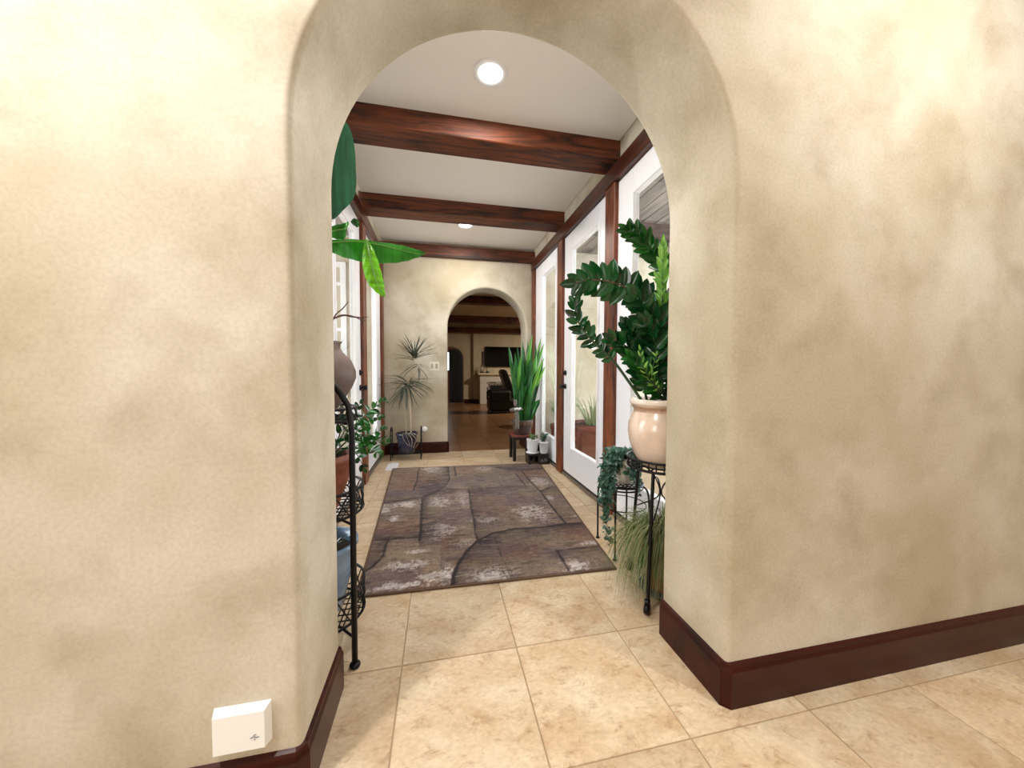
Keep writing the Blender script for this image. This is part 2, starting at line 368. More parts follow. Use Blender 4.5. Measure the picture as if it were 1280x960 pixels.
# floors: every tile its own piece
fl = struct('floor', (0, 0, 0))
MB().box((-3.4, -3.4, -.06), (3.4, EY0 + .1, -.004)).build('grout_bed', MGROUT, fl)
def tile_mesh(sx, sy, mat, name='tile'):
    g = .0022; m = MB().box((g, g, -.012), (sx - g, sy - g, 0), .0018)
    me = bpy.data.meshes.new(name); me.from_pydata(m.v, [], m.f); me.materials.append(mat); return me
TX, TY, GX, GY = .4635, .470, .3135, .932
tm = tile_mesh(TX, TY, MTILE)
def cut_tile(x0, y0, x1, y1, mat, par):
    g = .0022; m = MB().box((x0 + g, y0 + g, -.012), (x1 - g, y1 - g, 0), .0018); m.build('tile', mat, par, origin=(x0, y0, 0))
for i in range(-6, 6):
    for j in range(-3, 9):
        x0 = GX + i * TX; y0 = GY + j * TY; x1 = x0 + TX; y1 = y0 + TY
        if j >= 1 and (x1 < -.82 or x0 > 1.42): continue
        if j == 0 and (x1 < -.9 or x0 > 2.9): continue
        if y1 > EY0 + .02: y1 = EY0 + .02
        if y1 - y0 < TY - .01: cut_tile(x0, y0, x1, y1, MTILE, fl)
        else:
            o = bpy.data.objects.new('tile', tm); C.objects.link(o); o.parent = fl; o.location = (x0, y0, 0)
            o.location.z = random.uniform(-.0006, .0002)
fl2 = struct('floor_far', (0, 0, 0))
MB().box((-2.2, EY0 + .02, -.06), (5.2, 14.6, -.004)).build('grout_bed', MGROUTD, fl2)
tm2 = tile_mesh(TX, TY, MTILED)
for i in range(-2, 9):
    for j in range(0, 17):
        x0 = GX + i * TX; y0 = EY0 + .02 + j * TY
        if x0 > .35 * y0 or x0 + TX < .0 - .02 * y0: continue
        o = bpy.data.objects.new('tile', tm2); C.objects.link(o); o.parent = fl2; o.location = (x0, y0, 0)

# baseboards
BP = [(0, 0), (.016, 0), (.016, .128), (.011, .140), (.009, .150), (0, .156)]
ch = .016
sbuild(MB().sweep([(3.4, NY0), (XR + ch, NY0), (XR, NY0 + ch), (XR, NY1 - .01)][::1], BP), 'baseboard_right', MBASE)
sbuild(MB().sweep([(XL, NY1 - .01), (XL, NY0 + ch), (XL - ch, NY0), (-3.4, NY0)], BP), 'baseboard_left', MBASE)
sbuild(MB().sweep([(DL - .03, EY0), (.102, EY0), (.118, EY0 + .016), (.118, EY1)][::-1], BP), 'baseboard_end', MBASE)
sbuild(MB().sweep([(1.272, EY1), (1.272, EY0 + .016), (1.288, EY0), (1.39, EY0)][::-1], BP), 'baseboard_end_right', MBASE)

# beams
def beam(name, y0, y1, z0, z1, x0=-.79, x1=1.40): sbuild(MB().box((x0, y0, z0), (x1, y1, z1), .006), name, MBX)
beam('trim_1', 2.565, 2.80, 2.825, CZ + .01)
beam('trim_2', 3.81, 4.04, 2.82, CZ + .01)
beam('trim_3', 5.05, 5.13, 2.765, 2.93)
# headers, posts, thresholds on both sides
sbuild(MB().box((DR - .012, NY1 + .002, 2.655), (1.53, EY0 - .001, 2.785), .004), 'trim_4', MBY)
sbuild(MB().box((-.91, NY1 + .002, 2.655), (DL + .012, EY0 - .001, 2.785), .004), 'trim_5', MBY)
posts = [(1.362, 1.50), (2.575, 2.735), (3.775, 3.94), (4.975, 5.098)]
k = 6
for (a, b) in posts:
    sbuild(MB().box((DR, a, .0), (1.436, b, 2.655), .004), 'trim_%d' % k, MBZ); k += 1
    sbuild(MB().box((-.823, a, .0), (DL, b, 2.655), .004), 'trim_%d' % k, MBZ); k += 1
MTHR = plain('bronze threshold', lin(120, 108, 96), .45, .3)
MDGR = plain('dark door seal', lin(40, 36, 36), .6)
# glazed doors
def door(idx, y0, y1, g0, g1, side, knob=None, hinges=None):
    xf = 1.387 if side > 0 else -.774; s = side
    d = struct('door_%d' % idx, (xf, (y0 + y1) / 2, 0)); t = .045
    z0, z1 = .045, 2.652; gz0, gz1 = .34, 2.457
    def bx(nm, a, b, c, e, dx0=0, dx1=t, mat=MDOOR, bev=.003, par=d): return MB().box((xf + s * dx0, a, c), (xf + s * dx1, b, e), bev).build(nm, mat, par)
    bx('stile', y0 + .004, g0, z0, z1); bx('stile', g1, y1 - .004, z0, z1)
    bx('rail', g0, g1, z0, gz0); bx('rail', g0, g1, gz1, z1)
    m = MB(); w_ = .028                                            # raised glazing bead round the pane
    for (a, b, c, e) in ((g0 - w_, g0, gz0 - w_, gz1 + w_), (g1, g1 + w_, gz0 - w_, gz1 + w_), (g0, g1, gz0 - w_, gz0), (g0, g1, gz1, gz1 + w_)):
        m.box((xf - s * .008, a, c), (xf + s * .002, b, e), .003)
    m.build('glazing_bead', MDOOR, d)
    bx('glass_pane', g0 - .002, g1 + .002, gz0 - .002, gz1 + .002, .018, .024, MGLASS, 0)
    bx('threshold', y0, y1, 0, .026, -.022, .1, MTHR, .006); bx('door_sweep', y0 + .004, y1 - .004, .026, .046, .004, t, MDGR, 0)
    if knob is not None:
        px_ = xf - s * .001
        for z, nm in ((1.0, 'door_knob'), (1.15, 'deadbolt')):
            r = MB().tube([(px_, knob, z), (px_ - s * .010, knob, z)], .030, 20)
            if nm == 'door_knob':
                q = [(0, .010), (-s * .03, .010), (-s * .038, .024), (-s * .055, .028), (-s * .068, .020), (-s * .071, .002)]
                r.tube([(px_ + a, knob, z) for a, _ in q], [b for _, b in q], 16)
            else:
                r.tube([(px_, knob, z), (px_ - s * .016, knob, z)], .02, 16); r.box((px_ - s * .03, knob - .004, z - .016), (px_ - s * .016, knob + .004, z + .016), .002)
            r.build(nm, MBLK, d)
    if hinges is not None:
        for z in (.32, .98, 1.68, 2.50):
            MB().box((xf - s * .012, hinges - .011, z - .055), (xf + s * .002, hinges + .011, z + .055), .003).build('hinge', MBLK, d)
for s, b in ((1, 1), (-1, 4)):
    door(b, 1.50, 2.575, 1.70, 2.345, s, knob=1.60)
    door(b + 1, 2.735, 3.775, 2.915, 3.545, s, knob=3.715, hinges=2.752)
    door(b + 2, 3.94, 4.975, 4.075, 4.62, s)

# ------------------------------------------------------------------ far room shell
FY = 12.75
sbuild(MB().box((1.22, FY, -.02), (5.2, FY + .3, 3.2)), 'wall_far', MPD)
# recessed wall with a small arched doorway
def arch_plain(name, x0, x1, z1, y, th, xa, xb, spring, mat): return arch_wall(name, x0, x1, z1, y, y + th, xa, xb, spring, .02, mat)
arch_plain('wall_far_left', -2.2, 1.22, 3.2, FY + .12, .22, -.05, .86, 1.62, MPD)
sbuild(MB().box((-2.2, 14.4, -.02), (2.2, 14.5, 3.2)), 'wall_hall', plain('dark hall wall', lin(90, 42, 26), .8))
sbuild(MB().box((-2.32, EY1, -.02), (-2.2, 14.5, 3.2)), 'wall_far_side_left', MPD)
sbuild(MB().box((5.2, EY1, -.02), (5.32, 13.05, 3.2)), 'wall_far_side_right', MPD)
sbuild(MB().box((-2.2, EY1 - .02, 2.96), (5.2, 14.5, 3.1)), 'ceiling_far', MPD)
sbuild(MB().box((-2.2, 8.35, 2.79), (5.2, 8.62, 2.97), .006), 'trim_20', MBX)
sbuild(MB().box((-2.2, 11.35, 2.74), (5.2, 11.62, 2.97), .006), 'trim_21', MBX)
sbuild(MB().box((-2.2, 12.55, 2.55), (5.2, 12.75, 2.74), .006), 'trim_22', MBX)
sbuild(MB().sweep([(-.9 + 1.76 + .02, FY + .12), (1.22, FY + .12), (1.22, FY), (1.41, FY)][::-1], BP), 'baseboard_far', MBASE)

# ------------------------------------------------------------------ patios outside the glazed doors
MPL = wood('weathered soffit board', lin(96, 89, 84), lin(136, 128, 120), 1, .8, .6)
MCON = plain('patio concrete', lin(176, 168, 156), .85, var=.08, vscale=3)
for sgn, nm in ((1, 'right'), (-1, 'left')):
    xs = 1.535 if sgn > 0 else -.915; x_first = 2.065 - .175 * 3 if sgn > 0 else -.915
    st = struct('floor_patio_' + nm); MB().box((xs, 1.37, -.1), (xs + sgn * 4.2, EY0 - .001, -.03)).build('slab', MCON, st)
    sf = struct('ceiling_patio_' + nm)
    for i in range(17):
        a = x_first + sgn * (i * .175 + .006); b = x_first + sgn * ((i + 1) * .175 - .006)
        MB().box((a, 1.38, 2.98), (b, EY0 - .002, 3.0)).build('plank', MPL, sf)
    MB().box((xs, 1.38, 3.004), (x_first + sgn * 17 * .175, EY0 - .002, 3.03)).build('deck', MDGR, sf)
sbuild(MB().box((2.02, 3.9, 2.76), (4.6, 4.08, 2.978), .006), 'trim_patio_right', wood('dark patio beam wood', lin(60, 46, 42), lin(100, 78, 70), 0, .6))
# white framed window in the outside wall seen through the left doors
w2 = struct('window_2', (-1.75, EY0 - .01, 1.6))
m = MB()
for (a, b, c, d_) in ((-2.32, -2.25, .8, 2.62), (-1.285, -1.215, .8, 2.62)): m.box((a, EY0 - .03, c), (b, EY0 - .001, d_), .003)
m.box((-2.25, EY0 - .03, 2.55), (-1.285, EY0 - .001, 2.62), .003).box((-2.25, EY0 - .03, .8), (-1.285, EY0 - .001, .87), .003)
m.build('window_frame', MDOOR, w2)
for z in (1.70, 2.305):
    MB().box((-2.25, EY0 - .026, z), (-1.285, EY0 - .001, z + .045), .003).build('muntin', MDOOR, w2)
MB().box((-1.79, EY0 - .024, .87), (-1.75, EY0 - .001, 2.55), .003).build('muntin', MDOOR, w2)
MB().box((-2.25, EY0 - .012, .87), (-1.285, EY0 - .004, 2.55)).build('blind', plain('beige window blind', lin(176, 166, 148), .6), w2)

# ================================================================== THINGS
# ceiling lights
for (x, y, lb) in ((.312, 2.16, 'large round recessed ceiling light nearest the front archway'), (.322, 4.40, 'small-looking recessed ceiling light just beyond the second wooden beam')):
    t = thing('recessed_light', lb, 'ceiling light', (x, y, CZ), 'recessed ceiling lights')
    MB().lathe((x, y, CZ), [(.072, .002), (.074, -.006), (.10, -.007), (.104, -.003), (.104, .0)], 40, cap=False).build('trim_ring', plain('white lamp ring', lin(240, 240, 244), .4), t)
    MB().lathe((x, y, CZ), [(.0001, -.001), (.073, -.001)], 32, cap=False).build('lens', emit('lit lamp lens', (1, .98, .94), 9), t)
    l = bpy.data.lights.new('lamp', 'AREA'); l.shape = 'DISK'; l.size = .14; l.energy = 16; l.color = (1, .95, .88)
    o = bpy.data.objects.new('lamp', l); C.objects.link(o); o.parent = t; o.location = (0, 0, -.012)
for (x, y, e, lb) in ((-1.05, .30, 42, 'recessed ceiling light above the plaster wall left of the archway'), (1.7, .2, 27, 'recessed ceiling light above the plaster wall right of the archway')):
    t = thing('recessed_light', lb, 'ceiling light', (x, y, 2.97), 'recessed ceiling lights')
    MB().lathe((x, y, 2.97), [(.072, .0), (.074, -.006), (.10, -.007), (.104, -.0)], 32, cap=False).build('trim_ring', MDOOR, t)
    l = bpy.data.lights.new('lamp', 'AREA'); l.shape = 'DISK'; l.size = .14; l.energy = e; l.color = (1, .97, .93)
    o = bpy.data.objects.new('lamp', l); C.objects.link(o); o.parent = t; o.location = (0, 0, -.012)
t = thing('recessed_light', 'unseen ceiling light added to brighten the dim room beyond the far archway', 'ceiling light', (3.9, 9.8, 2.96), 'recessed ceiling lights')  # lamp added out of view to brighten the far room
MB().lathe((3.9, 9.8, 2.96), [(.0001, -.002), (.09, -.002), (.1, 0)], 24, cap=False).build('lens', emit('added lamp lens', (1, .9, .75), 3), t)
l = bpy.data.lights.new('lamp', 'AREA'); l.shape = 'DISK'; l.size = .16; l.energy = 105; l.color = (1, .88, .72)
o = bpy.data.objects.new('lamp', l); C.objects.link(o); o.parent = t; o.location = (0, 0, -.02)

# wall plate bottom left
PL = (-.513, NY0, .248)
t = thing('wall_plate', 'white wedge-sided cover plate low on the plaster left of the archway', 'wall plate', (-.50, NY0, .248))
def frustum(x0, x1, z0, z1, y, d, ins, tilt=0):
    vs = [(x0, y, z0), (x1, y, z0), (x1, y, z1), (x0, y, z1), (x0 + ins, y - d, z0 + ins * .3), (x1 - ins, y - d, z0 + ins * .3), (x1 - ins, y - d, z1 - ins), (x0 + ins, y - d, z1 - ins)]
    return MB().add(vs, [(0, 1, 5, 4), (1, 2, 6, 5), (2, 3, 7, 6), (3, 0, 4, 7), (4, 5, 6, 7), (3, 2, 1, 0)])
frustum(-.567, -.435, .193, .300, NY0 + .002, .026, .008).build('cover', plain('white plastic', lin(240, 240, 240), .35), t)
m = MB(); m.tube([(-.475, NY0 - .0245, .226), (-.468, NY0 - .0245, .229), (-.461, NY0 - .0245, .226), (-.456, NY0 - .0245, .227)], .0012, 5); m.tube([(-.468, NY0 - .0245, .232), (-.462, NY0 - .0245, .234)], .001, 5); m.tube([(-.466, NY0 - .0245, .219), (-.465, NY0 - .0245, .223)], .001, 5)
tag(m.build('mark', plain('grey print', lin(110, 115, 120), .6), t), 'tiny grey printed mark')

# light switch + night light on the end wall
t = thing('light_switch', 'cream double light switch plate on the end wall above the night light', 'light switch', (-.068, EY0, 1.24))
MB().box((-.135, EY0 - .008, 1.175), (0, EY0 + .002, 1.302), .003).build('plate', plain('cream plastic', lin(226, 220, 205), .4), t)
for x in (-.10, -.035): MB().box((x - .017, EY0 - .013, 1.205), (x + .017, EY0 - .007, 1.272), .002).build('rocker', plain('switch grey', lin(176, 168, 150), .5), t)
t = thing('night_light', 'round white plug-in on the end wall beside the dracaena pot', 'night light', (-.205, EY0, .345))
MB().tube([(-.205, EY0 + .001, .345), (-.205, EY0 - .02, .345), (-.205, EY0 - .034, .345)], [.036, .036, .026], 24).build('disc', plain('white disc', lin(245, 245, 245), .4), t)

# floor register
t = thing('floor_register', 'white metal floor vent beside the far left corner of the rug', 'floor vent', (-.567, 4.43, 0))
m = MB().box((-.632, 4.28, 0), (-.502, 4.585, .004), .002); m.build('rim', MDOOR, t)
m = MB()
for i in range(18): m.box((-.620, 4.297 + i * .0155, .004), (-.514, 4.306 + i * .0155, .008))
m.build('louvre', MDOOR, t)

# ------------------------------------------------------------------ rug
def rug():
    x0, x1, y0, y1 = -.555, 1.205, 1.862, 4.235
    corners = [fl_((445, 748)), fl_((770, 712)), fl_((674.5, 579.5)), fl_((491, 586.5))]   # FL FR BR BL
    res = .0085; nx = int((x1 - x0) / res); ny = int((y1 - y0) / res)
    us = np.linspace(0, 1, nx); vs_ = np.linspace(0, 1, ny); Ug, Vg = np.meshgrid(us, vs_)
    FLc, FRc, BRc, BLc = [np.array(c[:2]) for c in corners]
    P = (1 - Vg)[..., None] * ((1 - Ug)[..., None] * FLc + Ug[..., None] * FRc) + Vg[..., None] * ((1 - Ug)[..., None] * BLc + Ug[..., None] * BRc)
    x, y = P[..., 0], P[..., 1]
    rng = np.random.default_rng(3)
    def noise(sx, sy, seed):
        r = np.random.default_rng(seed); g = r.random((64, 64)); X = (x * sx) % 63; Y = (y * sy) % 63
        i = X.astype(int); j = Y.astype(int); a = X - i; b = Y - j; a = a * a * (3 - 2 * a); b = b * b * (3 - 2 * b)
        return (g[j, i] * (1 - a) + g[j, (i + 1) % 64] * a) * (1 - b) + (g[(j + 1) % 64, i] * (1 - a) + g[(j + 1) % 64, (i + 1) % 64] * a) * b
    n1 = noise(3, 3, 1); n2 = noise(11, 11, 2); n3 = noise(60, 60, 4); n4 = noise(24, 30, 5); n5 = noise(5, 5, 9); fine = rng.random(x.shape); nst = noise(14, 70, 21)
    base = np.array(lin(116, 99, 88)); red = np.array(lin(114, 76, 62)); pur = np.array(lin(96, 78, 88)); lt = np.array(lin(196, 186, 184)); dk = np.array(lin(38, 26, 32)); blu = np.array(lin(58, 46, 66)); tan = np.array(lin(138, 118, 96))
    c = np.zeros(x.shape + (3,)) + base
    def mix(c, t, w): w = np.clip(w, 0, 1)[..., None]; return c * (1 - w) + t * w
    c = mix(c, red, (n1 - .45) * 1.6); c = mix(c, pur, (n5 - .5) * 1.6); c = mix(c, tan, (noise(4, 4, 12) - .55) * 2)
    crop = lambda q: fl_((430 + q[0] / 3.657, 560 + q[1] / 3.657))
    def seg(pts):
        Q = [np.array(crop(p)[:2]) for p in pts]; d = np.full(x.shape, 9.)
        side = np.zeros(x.shape)
        for a, b in zip(Q[:-1], Q[1:]):
            ab = b - a; t = np.clip(((x - a[0]) * ab[0] + (y - a[1]) * ab[1]) / max(ab @ ab, 1e-9), 0, 1)
            dd = np.hypot(x - a[0] - t * ab[0], y - a[1] - t * ab[1]); cr = ab[0] * (y - a[1]) - ab[1] * (x - a[0])
            side = np.where(dd < d, np.sign(cr), side); d = np.minimum(d, dd)
        return d, side
    def blob(px_, py_, rx, ry, s, tcol, c, thr=.5):
        q = crop((px_, py_)); g = np.exp(-(((x - q[0]) / rx) ** 2 + ((y - q[1]) / ry) ** 2)); k_ = np.clip((g * .9 + (n4 - .5) * .8 + (n3 - .5) * .7 + (n2 - .5) * .6 + (nst - .5) * .9 + (fine - .5) * .7 - thr) * 1.8, 0, 1) * np.clip(g * 1.8, 0, 1)
        return mix(c, tcol, k_ * s)
    for (a, b, rx, ry, s, tc_) in [(650, 275, .16, .2, .55, red), (820, 470, .15, .1, .7, red), (330, 350, .12, .2, .45, red), (270, 125, .15, .2, .5, red), (560, 520, .1, .1, .4, red), (400, 185, .13, .22, .9, blu), (800, 95, .2, .12, .8, blu), (640, 200, .12, .15, .6, blu), (660, 430, .09, .1, .5, blu), (640, 470, .1, .1, .4, blu), (560, 150, .25, .2, .5, pur), (970, 480, .12, .07, .6, pur), (1050, 400, .12, .1, .5, red), (120, 480, .12, .08, .6, red)]:
        c = blob(a, b, rx, ry, s, tc_, c, .05)
    for (a, b, rx, ry, s) in [(175, 285, .07, .1, .8), (290, 262, .13, .07, .8), (230, 325, .04, .08, .9), (430, 250, .1, .14, .7), (440, 385, .14, .12, .55), (545, 230, .06, .2, .4), (640, 335, .09, .06, .7), (860, 295, .13, .16, .75), (440, 590, .12, .085, .9), (280, 545, .12, .05, .7), (230, 640, .16, .03, .8), (690, 585, .1, .07, .9), (1070, 545, .09, .05, .9), (410, 100, .14, .2, .6), (640, 95, .1, .1, .4), (900, 158, .1, .16, .6), (1100, 315, .08, .06, .8), (330, 480, .06, .03, .6), (560, 440, .08, .05, .35), (940, 230, .03, .05, .6), (1140, 440, .1, .03, .6)]:
        c = blob(a, b, rx, ry, s, lt, c, .20)
    L = [([(497, 632), (500, 590), (520, 540), (560, 480), (610, 430), (680, 395), (780, 375), (900, 368), (1010, 352), (1145, 345), (1240, 345)], .010, 1, -1),
         ([(570, 190), (580, 270), (595, 340), (600, 400), (612, 425)], .006, .9, 1), ([(358, 235), (354, 300), (352, 380), (345, 430)], .009, 1, 1), ([(60, 432), (200, 425), (350, 412)], .006, .95, 1), ([(350, 412), (480, 408), (610, 400)], .003, .6, 0),
         ([(50, 595), (130, 550), (180, 500), (190, 450), (205, 425)], .007, 1, 1), ([(140, 264), (280, 245), (370, 228), (430, 205), (470, 170), (483, 145), (476, 90)], .006, 1, 1),
         ([(316, 200), (335, 150), (338, 115), (345, 95)], .007, .9, 0), ([(360, 225), (430, 200), (480, 190), (570, 192), (740, 180), (820, 178)], .005, .7, -1),
         ([(810, 105), (850, 155), (900, 205), (940, 260), (980, 310), (1015, 352)], .007, 1, 0), ([(900, 200), (940, 183), (985, 178)], .006, .9, -1), ([(690, 92), (760, 105), (830, 106), (905, 100)], .006, .9, 1),
         ([(505, 90), (512, 132)], .008, .8, 0), ([(500, 128), (640, 118), (780, 110)], .004, .5, 0), ([(970, 475), (1060, 465), (1180, 450), (1240, 430)], .005, .8, -1), ([(975, 478), (1000, 520), (1028, 568)], .006, 1, 0),
         ([(785, 120), (832, 178)], .006, .8, 0), ([(1010, 327), (1130, 318)], .004, .6, 0), ([(335, 155), (482, 146)], .005, .6, -1), ([(690, 420), (718, 500)], .004, .5, 0), ([(210, 90), (345, 95), (476, 90)], .004, .3, 0)]
    late = []
    for pts, wd, s, side in L:
        d, sd = seg(pts); j = (n4 - .5) * .006
        if side: c = mix(c, dk, np.where(sd == side, np.exp(-(d / .085) ** 1.1) * .85 * s * (0.35 + n4 * .7 + n2 * .5), 0))
        c = mix(c, dk, np.clip((wd * 1.15 + j - d) / .005 + .5, 0, 1) * s); late.append((d, wd, j, s))
    c = mix(c, tan, np.clip((nst - .6) * 2.2, 0, .5)); c = mix(c, dk, np.clip((noise(18, 60, 31) - .62) * 2.0, 0, .45))
    c = c * (1 + (fine[..., None] - .5) * .45 + (n3[..., None] - .5) * .3 + (n2[..., None] - .5) * .25) * .92
    for d, wd, j, s in late: c = mix(c, dk * .6, np.clip((wd * 1.1 + j - d) / .006 + .5, 0, 1) * s * .9)
    edge = np.minimum(np.minimum(Ug, 1 - Ug) * (x1 - x0), np.minimum(Vg, 1 - Vg) * (y1 - y0))
    bt = np.array(lin(120, 96, 76)); bd = np.array(lin(70, 52, 44))
    c = mix(c, bd, (edge < .012) * .7); c = mix(c, bt, (edge < .008) * 1.)
    z = np.where(edge < .004, .001, .009) + (fine - .5) * .0012 - np.clip(0, 0, 0)
    V = np.stack([x, y, z], -1).reshape(-1, 3)
    idx = np.arange(nx * ny).reshape(ny, nx)
    F = np.stack([idx[:-1, :-1], idx[:-1, 1:], idx[1:, 1:], idx[1:, :-1]], -1).reshape(-1, 4)
    me = bpy.data.meshes.new('area_rug'); me.vertices.add(len(V)); me.vertices.foreach_set('co', V.ravel())
    me.loops.add(F.size); me.loops.foreach_set('vertex_index', F.ravel().astype(np.int32)); me.polygons.add(len(F)); me.polygons.foreach_set('loop_start', np.arange(0, F.size, 4, dtype=np.int32)); me.update(calc_edges=True)
    at_ = me.color_attributes.new('pattern', 'FLOAT_COLOR', 'POINT'); at_.data.foreach_set('color', np.concatenate([np.clip(c, 0, 1).reshape(-1, 3), np.ones((nx * ny, 1))], 1).ravel())
    m, nt, b = newmat('rug pile'); a = N(nt, 'ShaderNodeVertexColor', layer_name='pattern'); nt.links.new(a.outputs['Color'], b.inputs['Base Color']); b.inputs['Roughness'].default_value = .95; b.inputs['Specular IOR Level'].default_value = .1; b.inputs['Sheen Weight'].default_value = .15
    me.materials.append(m); me.polygons.foreach_set('use_smooth', [True] * len(F))
    o = bpy.data.objects.new('pile', me)
    r = thing('area_rug', 'brown and plum abstract patterned rug on the tiled floor between the doors', 'rug', (.33, 3.0, 0)); C.objects.link(o); o.parent = r; o.location = -r.location
    m_ = MB(); cs = [Vector((q[0], q[1], .006)) for q in (FLc, FRc, BRc, BLc)]
    for i in range(4): m_.tube([cs[i], cs[(i + 1) % 4]], .0055, 8)
    tag(m_.build('binding', plain('brown rug binding', lin(104, 78, 60), .8), r), 'plain brown woven edge binding')
def fl_(p):
    d = RT * ((p[0] - 640) / FPX) + UP * ((480 - p[1]) / FPX) + FW; q = CAM + d * (-CAMH / d.z); return (q.x, q.y, 0)
rug()

# ------------------------------------------------------------------ leaf meshes (length 1 along +X, up +Z)
def leaf_mesh(name, mat, wid=.38, cup=.12, bend=.12, n=8, pw=.75, shape=None, thick=0):
    vs = []; fs = []
    for i in range(n + 1):
        t = i / n
        h = wid / 2 * ((math.sin(PI * min(1, t ** pw)) ** .62) if shape is None else shape(t)) + (.004 if 0 < i < n else .001)
        z = -bend * t * t
        for s, k in ((-1, 1), (-.5, .35), (0, 0), (.5, .35), (1, 1)): vs.append((t, s * h, z + cup * k * h * 2))
    for i in range(n):
        for j in range(4): a = i * 5 + j; fs.append((a, a + 5, a + 6, a + 1))
    me = bpy.data.meshes.new(name); me.from_pydata(vs, [], fs); me.polygons.foreach_set('use_smooth', [True] * len(fs)); me.materials.append(mat); return me
L_ZZ = leaf_mesh('leaf', MZZ, .56, .2, .10); L_ZZB = leaf_mesh('leaf', MZZB, .46, .22, .12); L_ZZS = leaf_mesh('leaf', MZZ, .42, .22, .12); L_ZZL = leaf_mesh('leaf', MZZL, .30, .2, .15)
def frond(par, pts, r0, leafmesh, ln, t0=.25, step=.028, ang=55, stemmat=MZST, view=True, flip=0, wob=.35, grow=1.0, n=26, leafname='leaf', side_scale=(1, 1)):
    P = bez(pts, n); st = MB().tube(P, [r0 * (1 - .65 * i / n) for i in range(n + 1)], 7).build('stem', stemmat, par)
    d = [0]
    for a, b in zip(P[:-1], P[1:]): d.append(d[-1] + (b - a).length)
    L = d[-1]; s = L * t0; k = 0
    while s <= L:
        i = max(j for j in range(len(d)) if d[j] <= s + 1e-9); i = min(i, n - 1); f = (s - d[i]) / max(1e-9, d[i + 1] - d[i]); p = P[i].lerp(P[i + 1], min(1, f)); T = (P[i + 1] - P[i]).normalized()
        vd = (p - CAM).normalized() if view else Vector((0, 0, 1))
        side = T.cross(vd).normalized() if T.cross(vd).length > .05 else T.orthogonal()
        u = (s / L - t0) / (1 - t0)
        size = ln * (.75 + .35 * math.sin(PI * min(1, .15 + u * .8))) * grow
        for q in (1, -1):
            a = math.radians(ang * (1 - .45 * u) + random.uniform(-12, 12)) * q
            dr = T * math.cos(a) + side * math.sin(a) + Vector([random.uniform(-wob, wob) * .4 for _ in range(3)]) + (vd * random.uniform(-.3, .3))
            nn = (-vd + Vector([random.uniform(-wob, wob) * 1.5 for _ in range(3)])).normalized()
            sc_ = size * random.uniform(.85, 1.12) * side_scale[0 if q > 0 else 1]
            inst(leafname, leafmesh, st, p, dr, nn, (sc_, sc_, sc_))
        s += step
    T = (P[-1] - P[-2]).normalized(); inst(leafname, leafmesh, st, P[-1], T, -(P[-1] - CAM).normalized(), ln * .85)
    return st

# ------------------------------------------------------------------ tall iron stand right, with peach pot and ZZ plant
RX, RY = 1.135, 1.62
def scroll(m, c, u, v, R, r, turns=1.4, n=26, s=1):
    c = Vector(c); u = Vector(u); v = Vector(v); pts = []
    for i in range(n + 1):
        t = i / n; a = t * turns * 2 * PI; q = R * (1 - .8 * t); pts.append(c + u * math.cos(a) * q * s + v * math.sin(a) * q)
    m.tube(pts, r, 5)
st = thing('plant_stand', 'tall black iron plant stand on a caster holding the peach glazed pot', 'plant stand', (RX, RY, 0))
ZT = .672
m = MB(); m.ring((RX, RY, ZT), .165, .007, 36); m.ring((RX, RY, ZT + .045), .172, .006, 36); m.ring((RX, RY, ZT), .09, .005, 28)
for i in range(30):
    a = 2 * PI * i / 30; e = Vector((math.cos(a), math.sin(a), 0)); m.tube([Vector((RX, RY, ZT)) + e * .165, Vector((RX, RY, ZT + .045)) + e * .172], .0035, 5)
for i in range(10):
    a = 2 * PI * i / 10; e = Vector((math.cos(a), math.sin(a), 0)); m.tube([Vector((RX, RY, ZT)), Vector((RX, RY, ZT)) + e * .165], .004, 5)
m.ring((RX, RY, ZT + .022), .169, .003, 36)
m.build('top_basket', MIRON, st)
for i, a in enumerate((math.radians(222), math.radians(102), math.radians(342))):
    e = Vector((math.cos(a), math.sin(a), 0)); B = Vector((RX, RY, 0))
    pts = bez([B + e * .15 + Vector((0, 0, ZT - .005)), B + e * .165 + Vector((0, 0, .55)), B + e * .185 + Vector((0, 0, .35)), B + e * .205 + Vector((0, 0, .15)), B + e * .215 + Vector((0, 0, .045))], 16)
    lg = MB().tube(pts, .0085, 8).build('leg', MIRON, st)
    cs = B + e * .222; tg = Vector((-e.y, e.x, 0))
    MB().tube([cs + Vector((0, 0, .028)) - tg * .011, cs + Vector((0, 0, .028)) + tg * .011], .026, 18).tube([cs + Vector((0, 0, .028)) - tg * .013, cs + Vector((0, 0, .028)) + tg * .013], .008, 8).tube([cs + Vector((0, 0, .05)), cs + Vector((0, 0, .07))], .014, 8).build('caster', MBLK, lg)
m = MB()
for i in range(3):
    a = math.radians(222 + 120 * i); e = Vector((math.cos(a), math.sin(a), 0)); B = Vector((RX, RY, 0))
    m.tube(bez([B + e * .15 + Vector((0, 0, ZT - .02)), B + e * .05 + Vector((0, 0, ZT - .06)), B + e * .01 + Vector((0, 0, ZT - .16)), B + e * .17 + Vector((0, 0, .40))], 14), .004, 5)
m.build('brace', MIRON, st)

